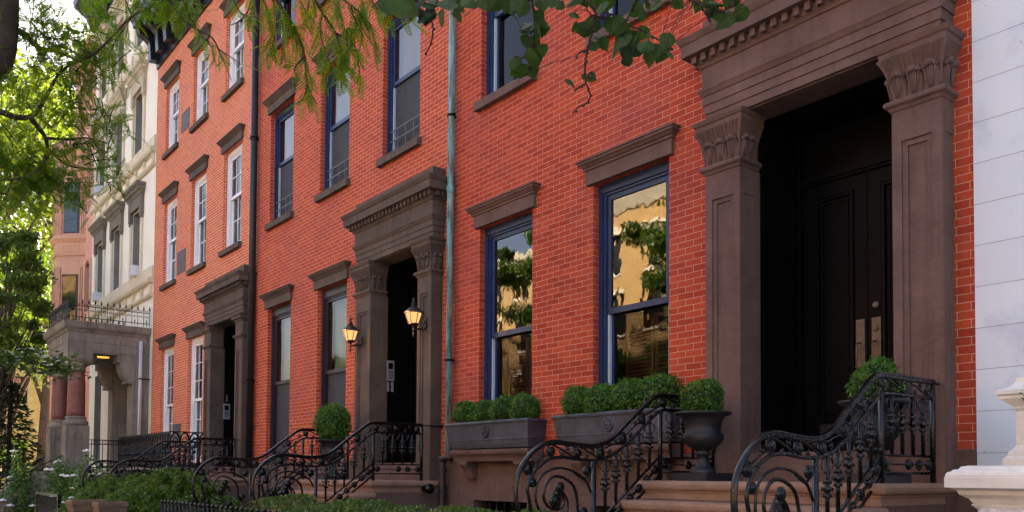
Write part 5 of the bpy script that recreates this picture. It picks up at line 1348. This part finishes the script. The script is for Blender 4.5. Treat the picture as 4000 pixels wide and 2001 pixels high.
LOCUST_LIMB = [(-8.222,-5.872,6.448), (-7.844,-5.468,6.579), (-7.142,-5.028,6.389), (-6.183,-4.73,6.013), (-5.44,-4.542,5.685), (-4.768,-4.21,5.462)]
BROAD_HANG = [0, 1, 2, 6, 9, 14, 15]
LOCUST_HANG = [0, 1, 2, 6, 7, 8, 9, 10, 13, 18, 20, 21, 22, 23, 24]
# ----------------------------------------------------------------------------- trees
def nearest(pts, q):
    q = Vector(q); return min((Vector(p) for p in pts), key=lambda p: (p-q).length)
def locust_leaves(P, D, sc):
    n = len(P); Up = unit(np.array([0, 0, 1.])+RNG.normal(size=(n, 3))*.35); return place_template(LT, P, D, Up, sc)
def honey_locust():
    o = rig('honey_locust', (-9.3, -7.3, 0), 'honey locust with feathery leaves whose limbs reach in from the upper left', 'tree')
    t = MB(); t.tube(spline([(-9.3, -7.3, 0), (-9.25, -7.2, 1.5), (-9.1, -6.9, 3.2), (-8.95, -6.5, 4.6), (-8.838, -6.267, 5.027)], 6), [.24-.002*i for i in range(25)], 12)
    t.build('trunk', M['bark'], o, True)
    l = MB()
    for pts, a, b in LOCUST_LIMBS:
        sp = spline(pts, 6); l.tube(sp, [a+(b-a)*i/(len(sp)-1) for i in range(len(sp))], 9)
    lim = [tuple(LOCUST_LIMBS[0][0][0])]+LOCUST_LIMB; ls = spline(lim, 8)
    l.tube(ls, [.10-.075*i/(len(ls)-1) for i in range(len(ls))], 8)
    l.build('limb', M['bark'], o, True)
    tw = MB(); P = []; D = []; S = []; gold = []
    for i, pts in enumerate(LOCUST_TWIGS):
        if i in LOCUST_HANG:
            q = nearest(ls, pts[0]); tw.tube([q, q*.5+Vector(pts[0])*.5+Vector((0, 0, .05)), Vector(pts[0])], .007, 5)
        p_near = pts[0][0] > -6.4; sp = spline(pts, 8); tw.tube(sp, [.0055-.0035*k/(len(sp)-1) for k in range(len(sp))], 5)
        a = np.array([tuple(v) for v in sp]); seg = np.linalg.norm(np.diff(a, axis=0), axis=1); cum = np.concatenate([[0], np.cumsum(seg)])
        for s in np.arange(cum[-1]*.10, cum[-1], .021 if p_near else .034):
            k = min(np.searchsorted(cum, s), len(a)-1); p = a[k]; tg = a[k]-a[max(k-1, 0)]; tg = tg/max(1e-6, np.linalg.norm(tg))
            d = tg*.35+RNG.normal(size=3)*.55+np.array([0, 0, -.75]); P.append(p); D.append(d); S.append(.62+.5*RNG.random()); gold.append(RNG.random() < (.42 if 5 < i else .2))
    for (c, r, n) in LOCUST_CLUMPS:
        c = np.array(c)
        for k in range(3):
            e = c+RNG.normal(size=3)*r*.6; tw.tube([tuple(c+RNG.normal(size=3)*r*.2), tuple((c+e)/2+RNG.normal(size=3)*r*.1), tuple(e)], .005, 4)
        for k in range(int(n*1.5)):
            P.append(c+RNG.normal(size=3)*np.array([.5, .7, .45])*r); D.append(RNG.normal(size=3)*.8+np.array([0, 0, -.28])); S.append(.7+.5*RNG.random()); gold.append(RNG.random() < .12)
    tw.build('twigs', M['twig'], o)
    P, D, S, g = np.array(P), np.array(D), np.array(S), np.array(gold)
    for nm, m, k in (('foliage', 'locust', ~g), ('foliage', 'locustgold', g)):
        V, F = locust_leaves(P[k], D[k], S[k]); arrays(nm, V, F, M[m], o)
    return o
honey_locust()

def broad_leaf_tree():
    o = rig('broadleaf_tree', (2.4, -8.6, 0), 'tree with heart-shaped dark green leaves dangling into the top centre', 'tree')
    t = MB(); t.tube(spline([(2.4, -8.6, 0), (2.38, -8.6, 2.0), (2.3, -8.4, 3.8), (1.6, -7.6, 4.9), BROAD_LIMB[-1]], 6), [.17-.0035*i for i in range(25)], 12); t.build('trunk', M['bark'], o, True)
    l = MB(); ls = spline(BROAD_LIMB[::-1], 8); l.tube(ls, [.075-.05*i/(len(ls)-1) for i in range(len(ls))], 8); l.build('limb', M['bark'], o, True)
    tw = MB(); allp = []
    for i, pts in enumerate(BROAD_TWIGS):
        if i in BROAD_HANG:
            q = nearest(ls, pts[0]); tw.tube([q, q*.5+Vector(pts[0])*.5+Vector((.02, .02, .03)), Vector(pts[0])], .008, 5)
        sp = spline(pts, 7); allp += sp
        kn = [Vector((p[0]+.004*math.sin(9*j), p[1], p[2]+.005*math.sin(7*j+i))) for j, p in enumerate(sp)]
        tw.tube(kn, [.0062-.0032*k/(len(sp)-1) for k in range(len(sp))], 5)
        for k in range(3, len(sp), 4): tw.ball(tuple(kn[k]+Vector((.004, 0, -.006))), .007, 5, 4)
    # heart-shaped leaf, gently folded along its midrib
    out = [(0, 0), (.10, .30), (.28, .43), (.50, .42), (.72, .27), (.88, .10), (1.0, 0)]
    V = []; F = []; k0 = 0; A = np.array([tuple(p) for p in allp])
    for c, s in BROAD_LEAVES:
        c = np.array(c); j = np.argmin(np.linalg.norm(A-c, axis=1)); st = A[j]
        x = unit((RNG.normal(size=3)*.55+np.array([0, 0, -1.0])+unit(c-st)*.5)[None])[0]
        n = unit((RNG.normal(size=3)*.55+np.array([-.5, .7, .35]))[None])[0]; y = unit(np.cross(n, x)[None])[0]; n = np.cross(x, y)
        s *= 1.12; b = c-x*s*.45; fold = .12+.25*RNG.random(); curl = .1*RNG.random()
        mid = [b+x*s*u-n*s*curl*u*u for u, v in out]
        for sg in (-1, 1):
            edge = [b+x*s*(u-.05*(1 if 0 < i < 3 else 0))+y*sg*s*v*1.02+n*s*(v*fold-curl*u*u+.02*math.sin(9*u+sg)) for i, (u, v) in enumerate(out)]
            V += mid+edge; m_ = len(out)
            for i in range(m_-1): F.append((k0+i, k0+i+1, k0+m_+i+1, k0+m_+i))
            k0 += 2*m_
        tw.tube([tuple(st), tuple((st+b)/2+np.array([0, 0, .006])), tuple(b+x*s*.05)], .0016, 4)
    tw.build('twigs', M['twig'], o)
    arrays('foliage', np.array(V), np.array(F), M['broad'], o); return o
broad_leaf_tree()

def crown_arrays(c, r, n, leaf, seed, clumps=40, flat=.55, hollow=.55):
    g = np.random.default_rng(seed); cd = unit(g.normal(size=(clumps, 3))); cd[:, 2] = np.where(cd[:, 2] < -.55, -cd[:, 2]*.5, cd[:, 2])
    cc = cd*np.array(r)*(hollow+(1-hollow)*g.random(clumps)**.5)[:, None]; cs = (.20+.16*g.random(clumps))*min(r)
    k = g.integers(0, clumps, n); d = unit(g.normal(size=(n, 3))); P = cc[k]+d*(cs[k]*g.random(n)**.45)[:, None]*np.array([1.25, 1.25, flat+.2])+np.array(c)
    U = unit(g.normal(size=(n, 3))+np.array([0, 0, -.35])); N = unit(d*.5+g.normal(size=(n, 3))*.6+np.array([0, 0, .6]))
    V, F = leaf_quads(P, U, N, leaf*(.6+.8*g.random(n)), leaf*.55*(.7+.6*g.random(n))); return V, F, cc+np.array(c)
def tree(name, label, base, h, c, r, n, leaf, m, seed, group, tr=.18, lean=(0, 0), clumps=40):
    o = rig(name, base, label, 'tree', group); V, F, cc = crown_arrays(c, r, n, leaf, seed, clumps); arrays('crown', V, F, m, o)
    t = MB(); top = Vector((c[0], c[1], c[2]-r[2]*.3)); b = Vector(base); mid = b.lerp(top, .5)+Vector((lean[0], lean[1], 0))
    sp = spline([b, b.lerp(mid, .5), mid, top, Vector((c[0], c[1], c[2]+r[2]*.5))], 5); t.tube(sp, [tr*(1.15-.95*i/(len(sp)-1)) for i in range(len(sp))], 9)
    for k in range(0, clumps, max(1, clumps//14)):
        e = Vector(cc[k]); s = sp[6+(k % 9)]; t.tube(spline([s, s.lerp(e, .5)+Vector((0, 0, .12*r[2])), e], 4), [tr*.42*(1-.85*i/8) for i in range(9)], 6)
    t.build('trunk', M['bark'], o, True); return o
GT = 'street trees beyond the row'
tree('street_tree', 'pale sunlit yellow-green tree high behind the pink bay', (-50, -3.5, 0), 22, (-48.5, -2.0, 15.5), (7.5, 5.5, 7.5), 15000, .34, M['farleaf'], 71, GT, .35)
tree('street_tree', 'tall sunlit tree filling the sky gap left of the pink house', (-58, 2.5, 0), 24, (-58, 3.0, 20), (7, 6, 8), 12000, .40, M['farleaf'], 72, GT, .35)
tree('street_tree', 'leaning tree with a forked trunk in front of the yellow building', (-36.6, -3.4, 0), 11, (-39.5, -3.4, 8.2), (2.6, 2.2, 3.4), 9000, .20, M['midleaf'], 73, GT, .24, (.3, .2))
tree('street_tree', 'dark leafy tree at the left edge, nearest the portico', (-31.0, -4.0, 0), 9, (-31.2, -2.9, 6.6), (2.4, 1.15, 3.0), 9000, .15, M['midleaf'], 74, GT, .13)
tree('street_tree', 'mid-green tree behind the leaning tree', (-45, -1.5, 0), 12, (-45, -1.5, 8.5), (4.5, 3.4, 4.8), 9000, .26, M['midleaf'], 75, GT, .28)
tree('street_tree', 'slim small tree in front of the yellow building window', (-30.2, -3.6, 0), 6, (-30.6, -3.5, 5.4), (1.6, 1.0, 1.3), 2600, .13, M['farleaf'], 76, GT, .10, (.1, 0), 20)
# a low leafy branch of a neighbouring street tree reaching across in front of the portico
o = rig('street_tree', (-13.4, -7.9, 0), 'low leafy branch of a street tree crossing in front of the portico columns', 'tree', 'street trees on the near kerb')
t = MB(); t.tube(spline([(-13.4, -7.9, 0), (-13.5, -7.8, 1.6), (-13.6, -7.4, 2.8), (-13.7, -6.6, 3.5)], 5), [.15-.006*i for i in range(16)], 9)
bp = [(-13.7, -6.6, 3.5), (-13.6, -6.0, 3.28), (-13.3, -5.45, 3.20), (-13.0, -4.95, 3.10), (-12.75, -4.55, 3.00)]
t.tube(spline(bp, 5), [.05-.0022*i for i in range(21)], 7); t.build('trunk', M['bark'], o, True)
g = np.random.default_rng(78); n = 1500; a = np.array([tuple(v) for v in spline(bp, 20)]); k = g.integers(12, len(a), n)
P = a[k]+g.normal(size=(n, 3))*np.array([.16, .14, .075]); U = unit(g.normal(size=(n, 3))*np.array([1, 1, .35])); N = unit(g.normal(size=(n, 3))*.35+np.array([0, 0, 1]))
V, F = leaf_quads(P, U, N, .085*(.7+.6*g.random(n)), .055*(.7+.6*g.random(n))); arrays('foliage', V, F, M['hedge'], o)
# dark conifer and shrubs by the far garden
o = rig('conifer', (-31.8, -2.7, 0), 'dark layered conifer in front of the yellow building', 'tree'); Vs = []; k0 = 0; Fs = []; g = np.random.default_rng(79); t = MB(); t.tube([(-31.8, -2.7, 0), (-31.8, -2.7, 4.6)], .07, 7)
for z in np.arange(.5, 4.5, .22):
    R = 1.5*(1-(z/4.9)**1.3)+.12; nn = int(60+170*R); an = g.random(nn)*2*PI; rr = R*np.sqrt(g.random(nn)); P = np.stack([-31.8+rr*np.cos(an), -2.7+rr*np.sin(an), z-.22*rr+g.normal(size=nn)*.06], 1)
    U = np.stack([np.cos(an), np.sin(an), -.25+0*an], 1)+g.normal(size=(nn, 3))*.3; V, F = leaf_quads(P, U, unit(g.normal(size=(nn, 3))*.4+np.array([0, 0, 1])), .22*(.7+.5*g.random(nn)), .08*np.ones(nn)); Vs.append(V); Fs.append(F+k0); k0 += len(V)
arrays('crown', np.concatenate(Vs), np.concatenate(Fs), M['darkleaf'], o); t.build('trunk', M['bark'], o)
GS = 'garden shrubs at the far left'
for cx, cy, rx, ry, h, sd, m, lab in ((-28.2, -4.6, 1.1, .7, 1.7, 81, 'ivy', 'rounded green shrub at the lower left corner'), (-33.5, -4.5, 1.8, 1.0, 2.3, 82, 'fern', 'bright green shrub below the dark conifer'), (-37.5, -2.5, 2.4, 1.2, 3.2, 83, 'midleaf', 'broad garden shrub below the yellow building window')):
    o = rig('garden_shrub', (cx, cy, 0), lab, 'shrub', GS); V, F, cc = crown_arrays((cx, cy, h*.5), (rx, ry, h*.5), 4200, .13, sd, 26, .6, .7); arrays('foliage', V, F, M[m], o)
    t = MB()
    for k in range(0, 26, 3): t.tube([(cx, cy, 0), tuple((cc[k]+np.array([cx, cy, 0]))/2), tuple(cc[k])], .02, 5)
    t.build('stem', M['twig'], o)

# ----------------------------------------------------------------------------- yellow building closing the view, buildings across the street
o = rig('yellow_building', (-62, 4, 0), 'yellow brick building with dark windows seen through the trees at the far left', 'building')
W = MB(); w5 = [(y, y+1.5, z, z+1.75) for y in (-2.5, .75, 4.0, 7.2) for z in (1.8, 6.0, 9.6)]
tmp = wall_with_holes(MB(), -8.0, 12.0, 0, 13, [(a, b, c, d) for a, b, c, d in w5], 0, .22)
W.add([(-62-y, x, z) for x, y, z in tmp.v], [f[::-1] for f in tmp.f]); W.add([(-62.2,-8,0),(-62.2,12,0),(-75,12,0),(-75,-8,0),(-62.2,-8,13),(-62.2,12,13),(-75,12,13),(-75,-8,13)], [(1,2,6,5),(2,3,7,6),(3,0,4,7),(4,5,6,7)])
W.build('wall', M['yellowbrick'], o)
for a, b, c, d in w5:
    f = MB(); f.box(-62.2, -62.12, a, a+.1, c, d).box(-62.2, -62.12, b-.1, b, c, d).box(-62.2, -62.12, a+.1, b-.1, c, c+.1).box(-62.2, -62.12, a+.1, b-.1, d-.1, d).box(-62.2, -62.13, (a+b)/2-.05, (a+b)/2+.05, c+.1, d-.1)
    w = f.build('window', M['dkpaint'], o); MB().add([(-62.17,a+.1,c+.1),(-62.17,b-.1,c+.1),(-62.17,b-.1,d-.1),(-62.17,a+.1,d-.1)], [(0,1,2,3)]).build('pane', M['glass'], w); MB().add([(-62.6,a,c),(-62.6,b,c),(-62.6,b,d),(-62.6,a,d)], [(0,1,2,3)]).build('room', M['room'], w)
YO = -25.0
for i, (xa, xb, hh, m, lab) in enumerate(((-62, -46, 9.5, 'greybrick', 'grey brick house across the street, farthest left'), (-46, -33, 15, 'goldbrick', 'golden brick house with a deep cornice across the street'), (-33, -22, 16.5, 'goldbrick', 'taller golden brick house across the street'),
                                          (-22, -11, 11.5, 'brick3', 'red brick house across the street'), (-11, 2, 12, 'greybrick', 'grey brick house across the street behind the viewer'), (2, 16, 12, 'goldbrick', 'golden brick house across the street, farthest right'))):
    o = rig('opposite_house', (xa, YO, 0), lab, 'house', 'houses across the street'); n = int((xb-xa)/2.6); hs = []
    for k in range(n):
        xm = xa+(xb-xa)*(k+.5)/n
        for z in (1.9, 5.6, 9.2, 12.4): 
            if z+2.3 < hh: hs.append((-xm-.55, -xm+.55, z, z+2.1))
    tmp = wall_with_holes(MB(), -xb, -xa, 0, hh, hs, 0, .25); W = MB(); W.add([(-x, YO-y, z) for x, y, z in tmp.v], tmp.f)
    W.add([(xa,YO-.26,0),(xb,YO-.26,0),(xb,YO-11,0),(xa,YO-11,0),(xa,YO-.26,hh),(xb,YO-.26,hh),(xb,YO-11,hh),(xa,YO-11,hh)], [(0,3,7,4),(1,5,6,2),(3,2,6,7),(4,5,6,7)]); W.build('wall', M[m], o)
    P = MB(); T = MB()
    for a, b, c, d in hs: P.cut().add([(-a,YO-.2,c),(-b,YO-.2,c),(-b,YO-.2,d),(-a,YO-.2,d)], [(0,1,2,3)]); T.box(-b-.12, -a+.12, YO, YO+.1, d, d+.25); T.box(-b-.1, -a+.1, YO, YO+.12, c-.15, c)
    P.each('window', M['black'], o); T.prism([(YO, hh-.9), (YO+.15, hh-.85), (YO+.6, hh-.2), (YO+.65, hh), (YO, hh+.05)], 'x', xa, xb); T.build('trim', M['creamtrim'], o)
for x, sd, lab in ((-52, 91, 'leafy tree at the far kerb before the grey house'), (-40, 92, 'leafy tree at the far kerb before the golden house'), (-31, 93, 'leafy tree at the far kerb between two golden houses'), (-19.6, 94, 'tall leafy tree at the far kerb before the red house'), (-3, 95, 'leafy tree at the far kerb behind the viewer'), (-24.5, 96, 'low round tree added at the far kerb to darken the lower pane reflections')):  # the low tree is added to darken reflections in the lower parlour sashes
    tree('street_tree', lab, (x, -18.6, 0), 11, (x, -18.4, {-31: 9.5, -19.6: 8.5, -24.5: 4.9}.get(x, 6.3)), ({-31: 4.6, -19.6: 4.4}.get(x, 3.4), 2.2, {-31: 5.0, -19.6: 5.4, -24.5: 2.2}.get(x, 3.6)), 9500, .28, M['midleaf'], sd, 'street trees across the road', .22, (.1, .1), 30)
# ----------------------------------------------------------------------------- sky, sun, camera
w = bpy.data.worlds.new('World'); scene.world = w; w.use_nodes = True
nt = w.node_tree; bg = nt.nodes['Background']; sky = nt.nodes.new('ShaderNodeTexSky'); sky.sky_type = 'NISHITA'
SE, SA = math.radians(30), math.radians(-34)     # sun height; bearing from +Y towards +X
sky.sun_disc = False; sky.sun_elevation = SE; sky.sun_rotation = SA; sky.air_density = .7; sky.dust_density = 8.0; sky.ozone_density = .0
nt.links.new(sky.outputs[0], bg.inputs['Color']); bg.inputs['Strength'].default_value = .15
sd = bpy.data.lights.new('sun', 'SUN'); sd.energy = 4.0; sd.angle = math.radians(.5); sd.color = (1.0, .88, .70)
so = bpy.data.objects.new('sun', sd); COL.objects.link(so)
dirn = Vector((math.sin(SA)*math.cos(SE), math.cos(SA)*math.cos(SE), math.sin(SE)))
so.rotation_euler = dirn.to_track_quat('Z', 'Y').to_euler(); so.location = (0, 0, 30)

cam = bpy.data.cameras.new('camera'); co = bpy.data.objects.new('camera', cam); COL.objects.link(co); scene.camera = co
yaw, pit, rol = .8974982, .0329273, .0062716
fw = Vector((-math.sin(yaw), math.cos(yaw), 0)); rt = Vector((math.cos(yaw), math.sin(yaw), 0)); up = Vector((0, 0, 1))
fw, up = math.cos(pit)*fw+math.sin(pit)*up, math.cos(pit)*up-math.sin(pit)*fw
rt, up = math.cos(rol)*rt+math.sin(rol)*up, math.cos(rol)*up-math.sin(rol)*rt
Mx = Matrix((rt, up, -fw)).transposed().to_4x4(); Mx.translation = (0, -6.9, 1.6); co.matrix_world = Mx
cam.sensor_width = 36; cam.lens = 3264.0/4000*36; cam.shift_y = (1746.4-1000.5)/4000; cam.clip_start = .05; cam.clip_end = 2000
vs = scene.view_settings; vs.view_transform = 'Standard'; vs.look = 'None'; vs.gamma = 1.0; vs.exposure = 2.58
scene.cycles.max_bounces = 10; scene.cycles.transparent_max_bounces = 16; scene.cycles.diffuse_bounces = 5
scene.cycles.use_denoising = True
